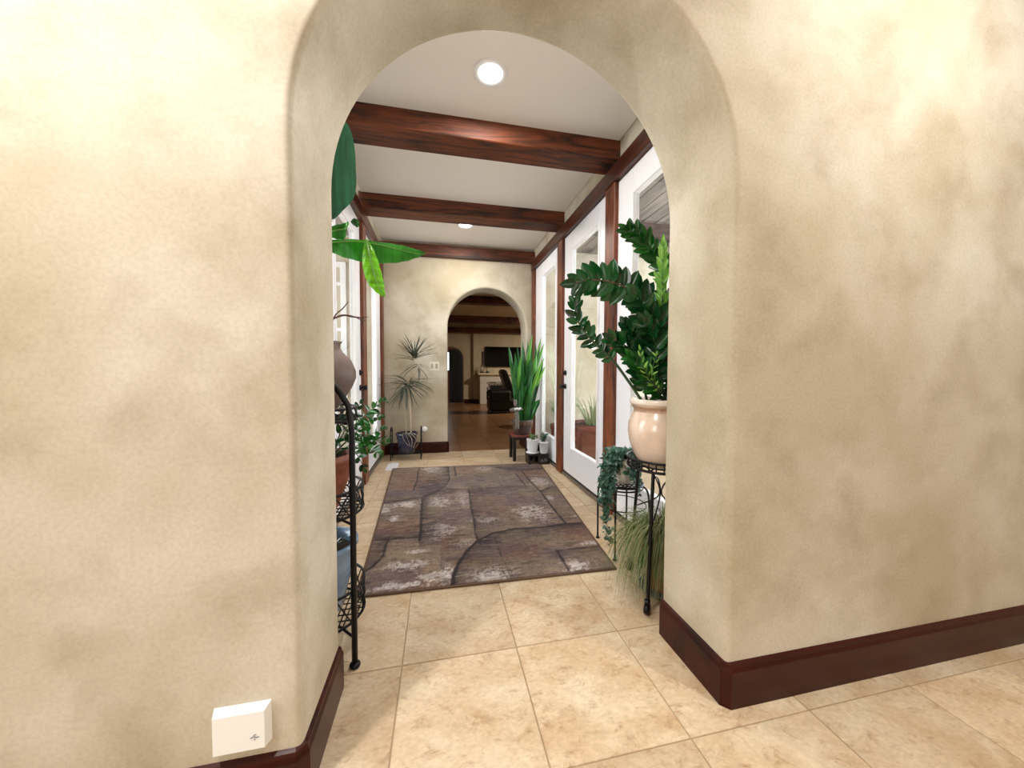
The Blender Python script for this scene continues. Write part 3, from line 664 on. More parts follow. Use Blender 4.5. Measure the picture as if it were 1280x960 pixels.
pz = ZT + .006
pl = thing('potted_zz_plant', 'large glossy zz plant in a peach glazed pot beside the right jamb', 'potted plant', (RX, RY, pz), None)
MPOT = plain('peach glaze', lin(214, 190, 170), .22, coat=.5, var=.12, vscale=12)
prof = [(.085, 0), (.105, .004), (.135, .05), (.160, .12), (.168, .17), (.165, .22), (.150, .26), (.138, .282), (.136, .292), (.143, .30), (.158, .32), (.163, .335), (.158, .345), (.148, .346), (.135, .33), (.12, .30), (.0001, .295)]
MB().lathe((RX, RY, pz), prof[:11], 48, cap=False).build('pot', MPOT, pl)
tag(MB().lathe((RX, RY, pz), prof[10:16], 48, cap=False).build('rim', plain('pale glazed rim', lin(226, 212, 198), .2, coat=.5), pl), 'paler cream glazed rim')
MB().lathe((RX, RY, pz), [(.0001, .322), (.14, .318)], 32, cap=False).build('soil', MSOIL, pl)
tag(MB().lathe((RX, RY, pz), [(.1415, .280), (.1385, .2865), (.1385, .292), (.1445, .2995), (.150, .306)], 48, cap=False).build('neck_band', plain('tan neck glaze', lin(176, 142, 116), .35, var=.25, vscale=40), pl), 'darker tan speckled band under the rim')
base = lambda dx, dy: Vector((RX + dx, RY + dy, pz + .315))
frond(pl, [base(-.10, 0), at(770, 455, 1.66), at(752, 437, 1.68), at(735, 420, 1.70), at(722, 400, 1.70), at(719, 380, 1.70), at(722, 366, 1.68)], .008, L_ZZ, .062, .42, .032, 60)
frond(pl, [base(.06, -.02), at(842, 430, 1.62), at(826, 392, 1.62), at(800, 370, 1.62), at(772, 355, 1.62), at(745, 350, 1.62), at(720, 353, 1.62)], .008, L_ZZ, .098, .60, .034, 82, stemmat=MBROWNST, wob=.22, n=34)
frond(pl, [base(.04, .03), at(836, 400, 1.66), at(828, 345, 1.68), at(818, 318, 1.70), at(802, 298, 1.70), at(786, 288, 1.70)], .008, L_ZZB, .080, .70, .020, 62, n=34)
frond(pl, [base(.05, -.05), at(836, 440, 1.56), at(829, 390, 1.54), at(828, 340, 1.54), at(829, 305, 1.54)], .006, L_ZZL, .062, .52, .018, 30)
frond(pl, [base(.05, 0), at(840, 462, 1.58), at(827, 420, 1.56), at(812, 392, 1.55), at(797, 372, 1.54)], .008, L_ZZ, .105, .38, .026, 58, wob=.5)
frond(pl, [base(-.07, .02), at(800, 462, 1.58), at(786, 436, 1.57), at(766, 424, 1.56)], .007, L_ZZ, .075, .22, .030, 55, wob=.5)
frond(pl, [base(-.03, .03), at(812, 455, 1.60), at(797, 428, 1.60), at(785, 410, 1.60)], .007, L_ZZ, .085, .2, .026, 55, wob=.5)
frond(pl, [base(0, -.03), at(822, 455, 1.55), at(818, 425, 1.54), at(806, 405, 1.53)], .007, L_ZZ, .085, .15, .026, 55, wob=.6)
frond(pl, [base(0, -.06), at(812, 478, 1.50), at(800, 458, 1.48), at(790, 446, 1.47)], .006, L_ZZB, .065, .2, .026, 55, wob=.6)
frond(pl, [base(.04, .06), at(850, 430, 1.72), at(842, 390, 1.74), at(830, 368, 1.75)], .007, L_ZZ, .085, .3, .028, 55, wob=.5)
frond(pl, [base(.07, 0), at(862, 440, 1.6), at(880, 400, 1.6), at(896, 380, 1.6)], .007, L_ZZ, .09, .35, .035, 60)
frond(pl, [base(.0, .07), at(832, 455, 1.8), at(822, 420, 1.84), at(806, 400, 1.86)], .007, L_ZZ, .08, .3, .03, 60)

frond(pl, [base(-.02, -.05), at(810, 470, 1.47), at(803, 455, 1.45), at(800, 438, 1.44)], .004, L_ZZL, .034, .45, .03, 45, wob=.9)
frond(pl, [base(.02, -.06), at(818, 480, 1.47), at(816, 462, 1.45), at(820, 445, 1.44)], .004, L_ZZL, .03, .5, .03, 45, wob=.9)
# ------------------------------------------------------------------ small iron stand with ivy
IX, IY = 1.165, 2.075; IZ = .44
st = thing('plant_stand', 'low round black iron stand holding the trailing ivy', 'plant stand', (IX, IY, 0))
m = MB(); m.ring((IX, IY, IZ), .135, .008, 36); m.ring((IX, IY, IZ - .022), .135, .005, 36)
for i in range(-4, 5):
    h = math.sqrt(max(0, .135 ** 2 - (i * .03) ** 2))
    m.box((IX - h, IY + i * .03 - .004, IZ - .002), (IX + h, IY + i * .03 + .004, IZ + .003)); m.box((IX + i * .03 - .004, IY - h, IZ - .002), (IX + i * .03 + .004, IY + h, IZ + .003))
m.build('top_lattice', MIRON, st)
for (x, y) in ((1.082, 2.241), (1.055, 1.945), (1.285, 1.945), (1.285, 2.215)):
    e = Vector((x - IX, y - IY, 0)); eu = e.normalized()
    MB().tube(bez([Vector((IX, IY, IZ)) + eu * .135, Vector((IX, IY, IZ - .03)) + eu * .165, Vector((x, y, IZ - .12)), Vector((x, y, .1)), Vector((x, y, .0055))], 16), .0065, 7).lathe((x, y, 0.0), [(.014, 0.0), (.014, .004), (.007, .01)], 10).build('leg', MIRON, st)
m = MB(); m.ring((IX, IY, .30), .155, .0035, 30); m.build('brace_ring', MIRON, st)
MIVY = leafmat('ivy leaf', lin(14, 52, 30), lin(92, 134, 116), .4, .1)
iv = thing('potted_ivy', 'trailing ivy in a white textured pot on the low iron stand', 'potted plant', (IX, IY, IZ + .003))
pr = [(.055, 0), (.075, .01), (.092, .05), (.098, .09), (.092, .12), (.080, .145), (.078, .155), (.086, .165), (.078, .165), (.07, .15)]
MB().lathe((IX, IY, IZ + .003), pr, 36, cap=False).build('pot', plain('mottled white glaze', lin(214, 208, 196), .4, var=.25, vscale=35, bump=.4), iv)
MB().lathe((IX, IY, IZ + .003), [(.0001, .15), (.073, .148)], 24, cap=False).build('soil', MSOIL, iv)
def leafcloud(par, name, mat, strands, size, dens, wid=.9, stem=.0012):
    m = MB(); sm = MB()
    for pts in strands:
        P = bez(pts, 14); sm.tube(P, stem, 4); L = sum((b - a).length for a, b in zip(P[:-1], P[1:]))
        for _ in range(int(L * dens)):
            u = random.random() * 13.99; i = int(u); p = P[i].lerp(P[i + 1], u - i) + Vector([random.gauss(0, .011) for _ in range(3)])
            d = Vector([random.uniform(-1, 1) for _ in range(3)]); d.z -= .5; d.y -= .2; d.normalize(); q = d.orthogonal().normalized(); q = (q * math.cos(random.random() * 6) + d.cross(q) * math.sin(random.random() * 6)).normalized(); s_ = size * random.uniform(.6, 1.3); h = wid * s_ * .5; nz = d.cross(q) * s_ * .18
            m.add([p, p + d * s_ * .25 + q * h + nz, p + d * s_ * .7 + q * h * .75 + nz, p + d * s_, p + d * s_ * .7 - q * h * .75 + nz, p + d * s_ * .25 - q * h + nz, p + d * s_ * .5], [(0, 1, 6), (1, 2, 6), (2, 3, 6), (3, 4, 6), (4, 5, 6), (5, 0, 6)])
    tag(m.build(name, mat, par), kind='stuff'); tag(sm.build('vine', MZST, par), kind='stuff')
top = Vector((IX, IY, IZ + .16)); S = []
def atl(x, y, Y): return at(x, y, Y)
for k in range(7):
    a = random.uniform(0, 6.28); S.append([top, top + Vector((math.cos(a) * .05, math.sin(a) * .05, .05)), top + Vector((math.cos(a) * .10, math.sin(a) * .10, .01)), top + Vector((math.cos(a) * .115, math.sin(a) * .115, -.07))])
for (xe, ye, mx) in ((757, 652, 762), (760, 640, 766), (753, 630, 760), (764, 625, 767), (758, 668, 763), (754, 605, 758), (767, 610, 770), (755, 645, 757)):
    S.append([top, at(mx + 8, 566, 2.02), at(mx - 1, 578, 1.98), at(mx - 4, 600, 1.96), at(xe, ye, 1.95)])
for (xe, ye) in ((792, 600), (797, 612), (788, 595), (800, 620), (795, 590), (778, 590)):
    S.append([top, at(790, 566, 2.02), at(795, 580, 1.98), at(xe, ye, 1.95)])
for k in range(9):
    a = 2 * PI * k / 9; S.append([top, top + Vector((math.cos(a) * .05, math.sin(a) * .05, .045)), top + Vector((math.cos(a) * .085, math.sin(a) * .085, .03))])
S.append([at(758, 655, 1.95), at(764, 668, 1.95), at(760, 676, 1.95)])
leafcloud(iv, 'ivy_foliage', MIVY, S, .026, 260)

# ------------------------------------------------------------------ grass in terracotta pot under the tall stand
GXp, GYp = 1.165, 1.63
gr = thing('potted_grass', 'arching grass in a terracotta pot under the tall iron stand', 'potted plant', (GXp, GYp, 0.0))
MTER = plain('terracotta', lin(150, 78, 46), .75, var=.15, vscale=18)
MB().lathe((GXp, GYp, 0), [(.10, .0), (.115, .008), (.12, .02), (.10, .022)], 30, cap=True).build('saucer', plain('grey saucer', lin(84, 84, 88), .6), gr)
MB().lathe((GXp, GYp, 0.022), [(.075, .0), (.085, .02), (.108, .20), (.108, .205), (.118, .208), (.118, .25), (.108, .25), (.1, .22)], 36, cap=False).build('pot', MTER, gr)
MB().lathe((GXp, GYp, 0.022), [(.0001, .235), (.104, .232)], 24, cap=False).build('soil', MSOIL, gr)
def blades(par, name, mat, specs, w0, n=9):
    m = MB()
    for (p0, p1, p2, w_) in specs:
        P = [Vector(p0).lerp(Vector(p1), t).lerp(Vector(p1).lerp(Vector(p2), t), t) for t in [i / n for i in range(n + 1)]]
        sd = (Vector(p2) - Vector(p0)).cross(Vector((0, 0, 1))); sd = sd.normalized() if sd.length > 1e-5 else Vector((1, 0, 0))
        vs = []
        for i, p in enumerate(P):
            ww = w_ * (1 - (i / n) ** 2 * .9) * .5; vs += [p - sd * ww, p + Vector((0, 0, -ww * .5)), p + sd * ww]
        m.add(vs, [f for i in range(n) for f in ((3 * i, 3 * i + 1, 3 * i + 4, 3 * i + 3), (3 * i + 1, 3 * i + 2, 3 * i + 5, 3 * i + 4))], True)
    return tag(m.build(name, mat, par), kind='stuff')
sp = []; sp2 = []
for i in range(900):
    a = random.uniform(0, 2 * PI); rr = random.uniform(0, .08); p0 = Vector((GXp + rr * math.cos(a), GYp + rr * math.sin(a), .255))
    a2 = math.radians(random.gauss(200, 36)) if random.random() < .88 else random.uniform(0, 2 * PI); e = Vector((math.cos(a2), math.sin(a2), 0)); reach = random.uniform(.08, .30)
    if e.x > .3: reach *= .45
    h = random.uniform(.14, .36); u = random.random(); zt = .015 + .28 * u * u if reach > .14 else random.uniform(.05, .4)
    p1 = p0 + e * reach * .75 + Vector((0, 0, h)); p2 = p0 + e * (reach + .02); p2.z = zt
    p1.x = min(p1.x, 1.33); p2.x = min(p2.x, 1.33); p1.y = max(p1.y, 1.49); p2.y = max(p2.y, 1.49)
    (sp if random.random() < .6 else sp2).append((p0, p1, p2, random.uniform(.003, .0055)))
blades(gr, 'grass_blades', leafmat('straw green blade', lin(96, 98, 54), lin(196, 190, 138), .5, .15), sp, .004)
blades(gr, 'green_blades', leafmat('fresh green blade', lin(34, 66, 20), lin(92, 126, 46), .5, .15), sp2, .004)

# ------------------------------------------------------------------ left three-tier iron stand
SX, SY = -.505, 1.62
st = thing('plant_stand', 'tall three-tier black iron stand beside the left jamb', 'plant stand', (SX, SY, 0))
for i, (a, dz) in enumerate(((math.radians(-46.7), 0), (math.radians(102), 0), (math.radians(220), 0))):
    e = Vector((math.cos(a), math.sin(a), 0)); B = Vector((SX, SY, 0)); R = .255 if i == 0 else .20
    
    pts = [B + e * R + Vector((0, 0, .012)), B + e * R + Vector((0, 0, .5)), B + e * R + Vector((0, 0, .93)), B + e * (R - .008) + Vector((0, 0, .965))]
    pts += [at(435.5, 508, 1.45), at(425, 491, 1.46), at(413, 476, 1.47), at(404, 470, 1.48)] if i == 0 else [B + e * (R - .03) + Vector((0, 0, 1.02)), B + e * R + Vector((0, 0, 1.1))]
    MB().tube(pts, .0112, 10).lathe((B.x + e.x * R, B.y + e.y * R, 0), [(.018, 0), (.021, .006), (.019, .014), (.01, .02)], 16).build('leg', MIRON, st)
def scroll_basket(zb, h, R, par):
    m = MB(); c = Vector((SX, SY, zb))
    m.ring(c, R, .006, 32); m.ring(c + Vector((0, 0, h)), R, .006, 32); n = 16
    for i in range(n):
        a = 2 * PI * i / n; e = Vector((math.cos(a), math.sin(a), 0)); t_ = Vector((-e.y, e.x, 0)); wd = 2 * PI * R / n
        if i % 2: 
            scroll(m, c + e * R + Vector((0, 0, h * .32)), t_, Vector((0, 0, 1)), h * .28, .003, 1.3, 14); scroll(m, c + e * R + Vector((0, 0, h * .70)), t_, Vector((0, 0, 1)), h * .24, .003, -1.3, 14)
        else:
            m.tube([c + e * R - t_ * wd * .5, c + e * R + t_ * wd * .5 + Vector((0, 0, h))], .003, 5); m.tube([c + e * R + t_ * wd * .5, c + e * R - t_ * wd * .5 + Vector((0, 0, h))], .003, 5)
    for i in range(-4, 5):
        hh = math.sqrt(max(0, R * R - (i * R / 4.5) ** 2)); m.tube([c + Vector((-hh, i * R / 4.5, 0)), c + Vector((hh, i * R / 4.5, 0))], .003, 5); m.tube([c + Vector((i * R / 4.5, -hh, 0)), c + Vector((i * R / 4.5, hh, 0))], .003, 5)
    return m.build('scroll_basket', MIRON, par)
scroll_basket(.115, .13, .172, st); scroll_basket(.565, .10, .172, st); scroll_basket(.955, .05, .150, st)
for z in (.115, .565, .955):
    for i, a in enumerate((math.radians(-46.7), math.radians(102), math.radians(220))):
        e = Vector((math.cos(a), math.sin(a), 0)); R = .255 if i == 0 else .2; MB().tube([Vector((SX, SY, z)) + e * .15, Vector((SX, SY, z)) + e * R], .005, 6).build('tier_arm', MIRON, st)

# urn with dry twigs
UX, UY = -.505, 1.62; uz = .962
un = thing('ceramic_urn', 'round brown matte urn on the top tier of the left iron stand', 'urn', (UX, UY, uz))
MURN = plain('brown burnished clay', lin(104, 86, 80), .5, var=.25, vscale=9, bump=.1)
MB().lathe((UX, UY, uz), [(.045, 0), (.055, .01), (.09, .06), (.132, .125), (.150, .17), (.150, .20), (.132, .245), (.10, .28), (.088, .30), (.088, .315), (.098, .325), (.09, .325), (.075, .30), (.09, .26)], 44, cap=False).build('body', MURN, un)
tw = thing('dry_branch', 'bare curling brown twig sticking out of the urn', 'branch', (UX, UY, uz + .3))
MTW = plain('dry twig bark', lin(74, 44, 36), .8, var=.3, vscale=40, bump=.5)
m = MB(); m.tube(bez([(UX + .01, UY, uz + .20), at(410, 420, 1.64), at(418, 396, 1.68), at(428, 386, 1.72), at(435, 378, 1.75)], 18), [.004 - .0001 * i for i in range(19)], 6)
m.tube(bez([at(417, 398, 1.68), at(430, 394, 1.72), at(448, 397, 1.76), at(461, 396, 1.80)], 14), [.004, .004, .004, .0045, .005, .004, .0045, .005, .0035, .004, .003, .003, .0025, .002, .001], 6)
m.tube([at(446, 397, 1.76), at(452, 401, 1.78), at(457, 400, 1.79)], .002, 5); m.build('twig', MTW, tw)

# middle pot with small ZZ
mz = .571
mp_ = thing('potted_zz_plant', 'smaller zz plant in a reddish brown pot on the middle tier of the left stand', 'potted plant', (SX, SY, mz))
MB().lathe((SX, SY, mz), [(.07, 0), (.075, .01), (.115, .12), (.125, .20), (.132, .205), (.132, .235), (.118, .235), (.11, .2)], 40, cap=False).build('pot', plain('reddish brown clay', lin(124, 66, 44), .55, var=.35, vscale=22, bump=.4), mp_)
MB().lathe((SX, SY, mz), [(.0001, .215), (.115, .212)], 24, cap=False).build('soil', MSOIL, mp_)
b0 = Vector((SX + .03, SY + .04, mz + .21))
for pts, ln in (([b0, at(430, 545, 1.75), at(455, 520, 1.95), at(470, 508, 2.1), at(480, 501, 2.2)], .062), ([b0, at(440, 545, 1.8), at(462, 525, 2.0), at(478, 520, 2.15)], .06), ([b0, at(440, 555, 1.75), at(458, 545, 1.95), at(480, 536, 2.1)], .058),
                ([b0, at(440, 560, 1.75), at(460, 552, 1.95), at(484, 550, 2.15)], .06), ([b0, at(438, 562, 1.75), at(458, 560, 1.9), at(476, 568, 2.05)], .058), ([b0, at(436, 560, 1.7), at(446, 568, 1.8), at(455, 585, 1.85)], .055),
                ([b0, at(430, 540, 1.7), at(442, 520, 1.8), at(450, 505, 1.85)], .055), ([b0, at(424, 545, 1.6), at(426, 530, 1.58), at(432, 520, 1.58)], .05), ([b0, at(430, 555, 1.62), at(436, 548, 1.6), at(444, 550, 1.62)], .05)):
    frond(mp_, pts, .004, L_ZZB if ln > .056 else L_ZZS, ln * .86, .42, .05, 50, wob=.6, n=20)

# lower blue pot
bp = thing('flower_pot', 'blue-grey glazed pot on the bottom tier of the left stand', 'flower pot', (SX, SY, .121))
MBLUE = plain('blue grey glaze', lin(112, 136, 162), .2, coat=.4, var=.3, vscale=10)
MB().lathe((SX, SY, .121), [(.075, 0), (.085, .01), (.108, .10), (.132, .22), (.140, .275), (.150, .285), (.150, .305), (.138, .305), (.128, .27), (.12, .24)], 44, cap=False).build('pot', MBLUE, bp)
MB().lathe((SX, SY, .121), [(.0001, .262), (.127, .26)], 24, cap=False).build('soil', MSOIL, bp)
m = []
for i in range(14):
    a = random.uniform(0, 6.28); p0 = Vector((SX + .05 * math.cos(a), SY + .05 * math.sin(a), .383)); m.append((p0, p0 + Vector((.03 * math.cos(a), .03 * math.sin(a), .06)), p0 + Vector((.07 * math.cos(a), .07 * math.sin(a), .04)), .014))
blades(bp, 'leaf_tuft', MZZ, m, .01)

# ------------------------------------------------------------------ banana plant
BX, BY = -.615, 2.0
bn = thing('banana_plant', 'banana plant with broad drooping leaves behind the left jamb', 'potted plant', (BX, BY, 0))
MB().lathe((BX, BY, 0), [(.075, 0), (.08, .01), (.108, .26), (.116, .265), (.116, .29), (.104, .29), (.1, .26)], 32, cap=False).build('pot', plain('dark plant pot', lin(52, 46, 44), .6), bn)
MB().lathe((BX, BY, 0), [(.0001, .275), (.102, .272)], 24, cap=False).build('soil', MSOIL, bn)
MB().tube(bez([(BX, BY, .27), (BX - .01, BY, .8), (BX - .012, BY + .01, 1.4), (BX - .01, BY + .01, 1.75)], 20), [.036 - .001 * i for i in range(21)], 12).build('trunk', plain('banana trunk', lin(110, 128, 70), .6, var=.25, vscale=10), bn)
MBAN = leafmat('banana leaf', lin(14, 66, 44), lin(50, 112, 80), .35, .2, 55, 0)
MBANX = leafmat('banana leaf spread', lin(8, 72, 14), lin(46, 140, 30), .25, .25, 45, 0)
MBANB = leafmat('bright banana leaf', lin(90, 170, 20), lin(130, 200, 40), .32, .45, 60, 2)
MRIB = plain('leaf midrib', lin(110, 160, 70), .4)
def big_leaf(rows, mat, par, label=None, petiole=None, nsub=6, rib=True):
    """rows: list of (edge a, mid, edge b) points -> smooth leaf surface with a raised midrib"""
    A = bez([r[0] for r in rows], 6 * len(rows)); M_ = bez([r[1] for r in rows], 6 * len(rows)); B = bez([r[2] for r in rows], 6 * len(rows))
    vs = []; n = len(A)
    for i in range(n):
        for s in range(nsub + 1): t = s / nsub; vs.append(A[i].lerp(M_[i], t) + Vector((0, -.004, .006)) * math.sin(PI * t) + Vector((0, .002, .002)) * math.sin(i * 1.3 + s))
        for s in range(1, nsub + 1): t = s / nsub; vs.append(M_[i].lerp(B[i], t) + Vector((0, -.004, .006)) * math.sin(PI * t) + Vector((0, .002, .002)) * math.sin(i * 1.1 - s))
    w_ = 2 * nsub + 1; m = MB().add(vs, [(i * w_ + j, i * w_ + j + 1, (i + 1) * w_ + j + 1, (i + 1) * w_ + j) for i in range(n - 1) for j in range(w_ - 1)], True)
    o = m.build('leaf', mat, par)
    if label: o['label'] = label
    path = ([Vector(p) for p in petiole] if petiole else []) + [v + Vector((0, -.002, 0)) for v in M_]
    if rib: MB().tube(bez(path, 30), [.0045 - .00012 * i for i in range(31)], 6).build('midrib', MRIB, o)
    return o
T0 = Vector((BX - .01, BY + .01, 1.74))
Y1 = 1.86
big_leaf([(at(408, 130, Y1), at(410, 128, Y1), at(413, 126, Y1)), (at(392, 175, Y1), at(404, 172, Y1 - .03), at(439, 165, Y1 + .02)), (at(386, 215, Y1), at(402, 212, Y1 - .04), at(445, 212, Y1 + .02)), (at(390, 250, Y1), at(405, 248, Y1 - .04), at(443, 245, Y1 + .02)), (at(402, 270, Y1), at(410, 268, Y1 - .02), at(428, 264, Y1)), (at(414, 276, Y1), at(415, 277, Y1), at(417, 275, Y1))][::-1], MBAN, bn, 'large bluish green leaf hanging beside the first beam', None)
MB().tube(bez([T0, (BX, BY, 2.1), at(395, 150, Y1 + .08), at(410, 130, Y1)], 16), .008, 8).build('leaf_stalk', MZST, bn)
Y2 = 1.95
big_leaf([(at(395, 303, Y2), at(398, 305, Y2), at(398, 307, Y2)), (at(416, 300, Y2 + .02), at(420, 303, Y2), at(420, 318, Y2 + .02)), (at(440, 300, Y2 + .03), at(445, 302, Y2 - .02), at(446, 326, Y2 - .02)), (at(470, 302, Y2 + .05), at(472, 306, Y2 - .02), at(474, 329, Y2 - .03)), (at(500, 306, Y2 + .04), at(500, 313, Y2), at(499, 328, Y2 - .02)), (at(518, 311, Y2 + .03), at(520, 317, Y2), at(516, 324, Y2)), (at(531, 316, Y2), at(532, 317.5, Y2), at(531, 318, Y2))], MBANX, bn, 'long mid green leaf reaching right under the third beam', [T0, (BX + .02, BY, 1.82)])
Y3 = 1.84
big_leaf([(at(456, 301, Y3 + .04), at(458, 300, Y3 + .04), at(460, 301, Y3 + .04)), (at(453, 318, Y3), at(461, 314, Y3 - .02), at(467, 312, Y3)), (at(454, 337, Y3), at(465, 333, Y3 - .02), at(474, 331, Y3)), (at(460, 354, Y3), at(470, 350, Y3 - .02), at(479, 350, Y3)), (at(471, 366, Y3), at(476, 364, Y3 - .01), at(481, 364, Y3)), (at(479, 371, Y3), at(480, 372, Y3), at(482, 371, Y3))], MBANB, bn, 'bright yellow-green leaf drooping over the brown post', None)
big_leaf([(at(400, 290, Y2 - .1), at(402, 292, Y2 - .1), at(402, 296, Y2 - .1)), (at(416, 282, Y2 - .1), at(420, 288, Y2 - .12), at(418, 298, Y2 - .1)), (at(430, 279, Y2 - .1), at(432, 286, Y2 - .12), at(430, 299, Y2 - .1)), (at(436, 277, Y2 - .08), at(436, 281, Y2 - .08), at(434, 286, Y2 - .08))], MBANX, bn, 'curled leaf edge against the door frame', [T0, (BX + .01, BY - .02, 1.8)])
big_leaf([(at(438, 278, Y2), at(439, 279, Y2), at(440, 280, Y2)), (at(442, 273, Y2), at(444, 278, Y2 - .01), at(446, 284, Y2)), (at(448, 275, Y2), at(449, 279, Y2), at(449, 283, Y2))], MBANX, bn, None, None, 4, False)

# ------------------------------------------------------------------ dracaena in the far left corner
DX, DY = -.43, 4.80
ds = thing('plant_stand', 'low black metal stand with arched ends in the far left corner', 'plant stand', (DX, DY, 0))
for sx in (-.19, .19):
    m = MB(); x = DX + sx
    pts = [(x, DY - .085, .005)] + [(x, DY - .085, z) for z in (.1, .25, .36)] + [(x, DY + .085 * math.cos(PI - PI * i / 8), .36 + .07 * math.sin(PI * i / 8)) for i in range(1, 8)] + [(x, DY + .085, z) for z in (.36, .25, .1, .005)]
    m.tube(pts, .007, 7)
    for z in (.12, .17, .22, .27, .32): m.tube([(x, DY - .085, z), (x, DY + .085, z)], .0045, 5)
    scroll(m, (x, DY, .39), (0, 1, 0), (0, 0, 1), .03, .004, 1.4, 14)
    m.build('end_frame', MIRON, ds)
m = MB()
for dy in (-.085, -.03, .03, .085): m.tube([(DX - .19, DY + dy, .085), (DX + .19, DY + dy, .085)], .006, 6)
for z in (.20,): m.tube([(DX - .19, DY - .085, z), (DX + .19, DY - .085, z)], .003, 6); m.tube([(DX - .19, DY + .085, z), (DX + .19, DY + .085, z)], .005, 6)
m.build('shelf_rail', MIRON, ds)
dr = thing('potted_dracaena', 'spiky dracaena with two thin bare trunks in a dark blue pot', 'potted plant', (DX, DY, .092))
MNAVY = plain('dark navy glaze', lin(26, 30, 58), .25, coat=.4, var=.3, vscale=14)
cz = .092
MB().lathe((DX + .005, DY, cz), [(.095, 0), (.105, .01), (.118, .12), (.128, .21), (.128, .23), (.140, .235), (.140, .262), (.128, .262), (.12, .24)], 40, cap=False).build('pot', MNAVY, dr)
MB().lathe((DX + .005, DY, cz), [(.0001, .25), (.122, .247)], 24, cap=False).build('soil', MSOIL, dr)
MTRK = plain('pale bark', lin(178, 160, 138), .8, var=.2, vscale=40, bump=.5)
c1 = at(518, 447, 4.8); c2 = at(508, 480, 4.78)
b1 = Vector((DX + .06, DY, cz + .245)); b2 = Vector((DX + .0, DY + .02, cz + .245))
P1 = bez([b1, at(513.5, 520, 4.8), at(512, 497, 4.8), at(510, 482, 4.8)], 16); MB().tube(P1, [.012 - .0003 * i for i in range(17)], 8).build('trunk', MTRK, dr)
P2 = bez([b2, at(507, 520, 4.82), at(506.5, 500, 4.82), at(508, 484, 4.8)], 14); MB().tube(P2, .007, 8).build('trunk', MTRK, dr)
P3 = bez([at(510, 482, 4.8), at(513, 468, 4.8), at(516, 455, 4.8), c1], 10); MB().tube(P3, .009, 8).build('trunk', MTRK, dr)
P4 = bez([at(512, 474, 4.8), at(520, 466, 4.8), at(524, 458, 4.8)], 8); MB().tube(P4, .007, 8).build('trunk', MTRK, dr)
L_DR = leaf_mesh('leaf', leafmat('dracaena leaf', lin(34, 44, 36), lin(74, 84, 66), .4, .1), .055, .2, .16, 8, .5); L_DR2 = leaf_mesh('leaf', L_DR.materials[0], .055, .2, .5, 8, .5)
def rosette(c, n, ln, lo, hi, me, par):
    for i in range(n):
        a = random.uniform(0, 2 * PI); el = math.radians(random.uniform(lo, hi)); d = Vector((math.cos(a) * math.cos(el), math.sin(a) * math.cos(el) * .6, math.sin(el)))
        if d.y > 0 and d.y * ln > .22: d.y *= .5
        q = ln * random.uniform(.75, 1.1); inst('leaf', me, par, c + Vector((0, 0, random.uniform(-.04, .04))), d, (0, -.3, 1), (q, q, q))
rosette(c1, 34, .32, 0, 85, L_DR, dr); rosette(at(509, 480, 4.8), 22, .36, -15, 35, L_DR2, dr); rosette(at(508, 482, 4.8), 22, .36, -70, 0, L_DR, dr); rosette(at(523, 458, 4.8), 12, .26, -50, 20, L_DR2, dr)
m = MB()
for i in range(5): a = random.uniform(2.5, 6.5); m.tube(bez([b1 + Vector((-.03, -.02, 0)), b1 + Vector((-.09 + .03 * i, -.13, .03)), b1 + Vector((-.08 + .05 * i, -.15, -.05)), b1 + Vector((-.02 + .02 * i, -.150, -.13 - .01 * i))], 10), .0022, 4)
m.build('hanging_root', MTRK, dr)

# ------------------------------------------------------------------ snake plant group, far right
MBW = plain('black painted wood', lin(26, 24, 26), .35)
def stool(name, label, x0, x1, y0, y1, z, topmat, rail=True, toplabel=None, panel=False):
    t = thing(name, label, 'stool', ((x0 + x1) / 2, (y0 + y1) / 2, 0), None)
    o = MB().box((x0, y0, z - .024), (x1, y1, z), .005).build('seat_board', topmat, t)
    if toplabel: o['label'] = toplabel
    for (a, b) in ((x0 + .012, y0 + .012), (x1 - .04, y0 + .012), (x0 + .012, y1 - .04), (x1 - .04, y1 - .04)): MB().box((a - .006, b, 0), (a + .034, b + .034, z - .024), .003).build('leg', MBW, t)
    MB().box((x0 + .02, y0 + .016, z - .06), (x1 - .02, y0 + .032, z - .024)).box((x0 + .02, y1 - .032, z - .06), (x1 - .02, y1 - .016, z - .024)).box((x0 + .016, y0 + .02, z - .06), (x0 + .032, y1 - .02, z - .024)).box((x1 - .032, y0 + .02, z - .06), (x1 - .016, y1 - .02, z - .024)).build('apron', MBW, t)
    return t
stool('step_stool', 'black stool with reddish seat under the snake plant pot', .925, 1.20, 4.38, 4.66, .335, plain('reddish stained seat', lin(120, 62, 52), .45, var=.15), True, 'reddish brown seat board')
s2 = stool('step_stool', 'low black wooden stool just behind the carved bench', 1.215, 1.35, 4.375, 4.51, .20, MBW)
DYB = .035
bn2 = thing('plant_bench', 'low black bench with carved squiggles carrying two white pots', 'bench', (1.225, 4.265, 0))
MB().box((1.075, 4.165, .112), (1.35, 4.36, .132), .004).build('top_board', MBW, bn2)
MB().box((1.205, 4.175, .0), (1.345, 4.193, .112), .002).box((1.205, 4.33, .0), (1.345, 4.348, .112), .002).build('side_panel', MBW, bn2)
MB().box((1.085, 4.175, .0), (1.105, 4.35, .112), .002).build('leg', MBW, bn2)
m = MB()
for (zx, zz) in ((1.235, .052), (1.28, .058)):
    m.tube(bez([(zx, 4.173, zz), (zx + .012, 4.173, zz + .012), (zx + .022, 4.173, zz), (zx + .034, 4.173, zz + .012)], 10), .0022, 5); m.tube(bez([(zx, 4.173, zz - .016), (zx + .014, 4.173, zz - .006), (zx + .026, 4.173, zz - .016), (zx + .04, 4.173, zz - .004)], 10), .0022, 5)
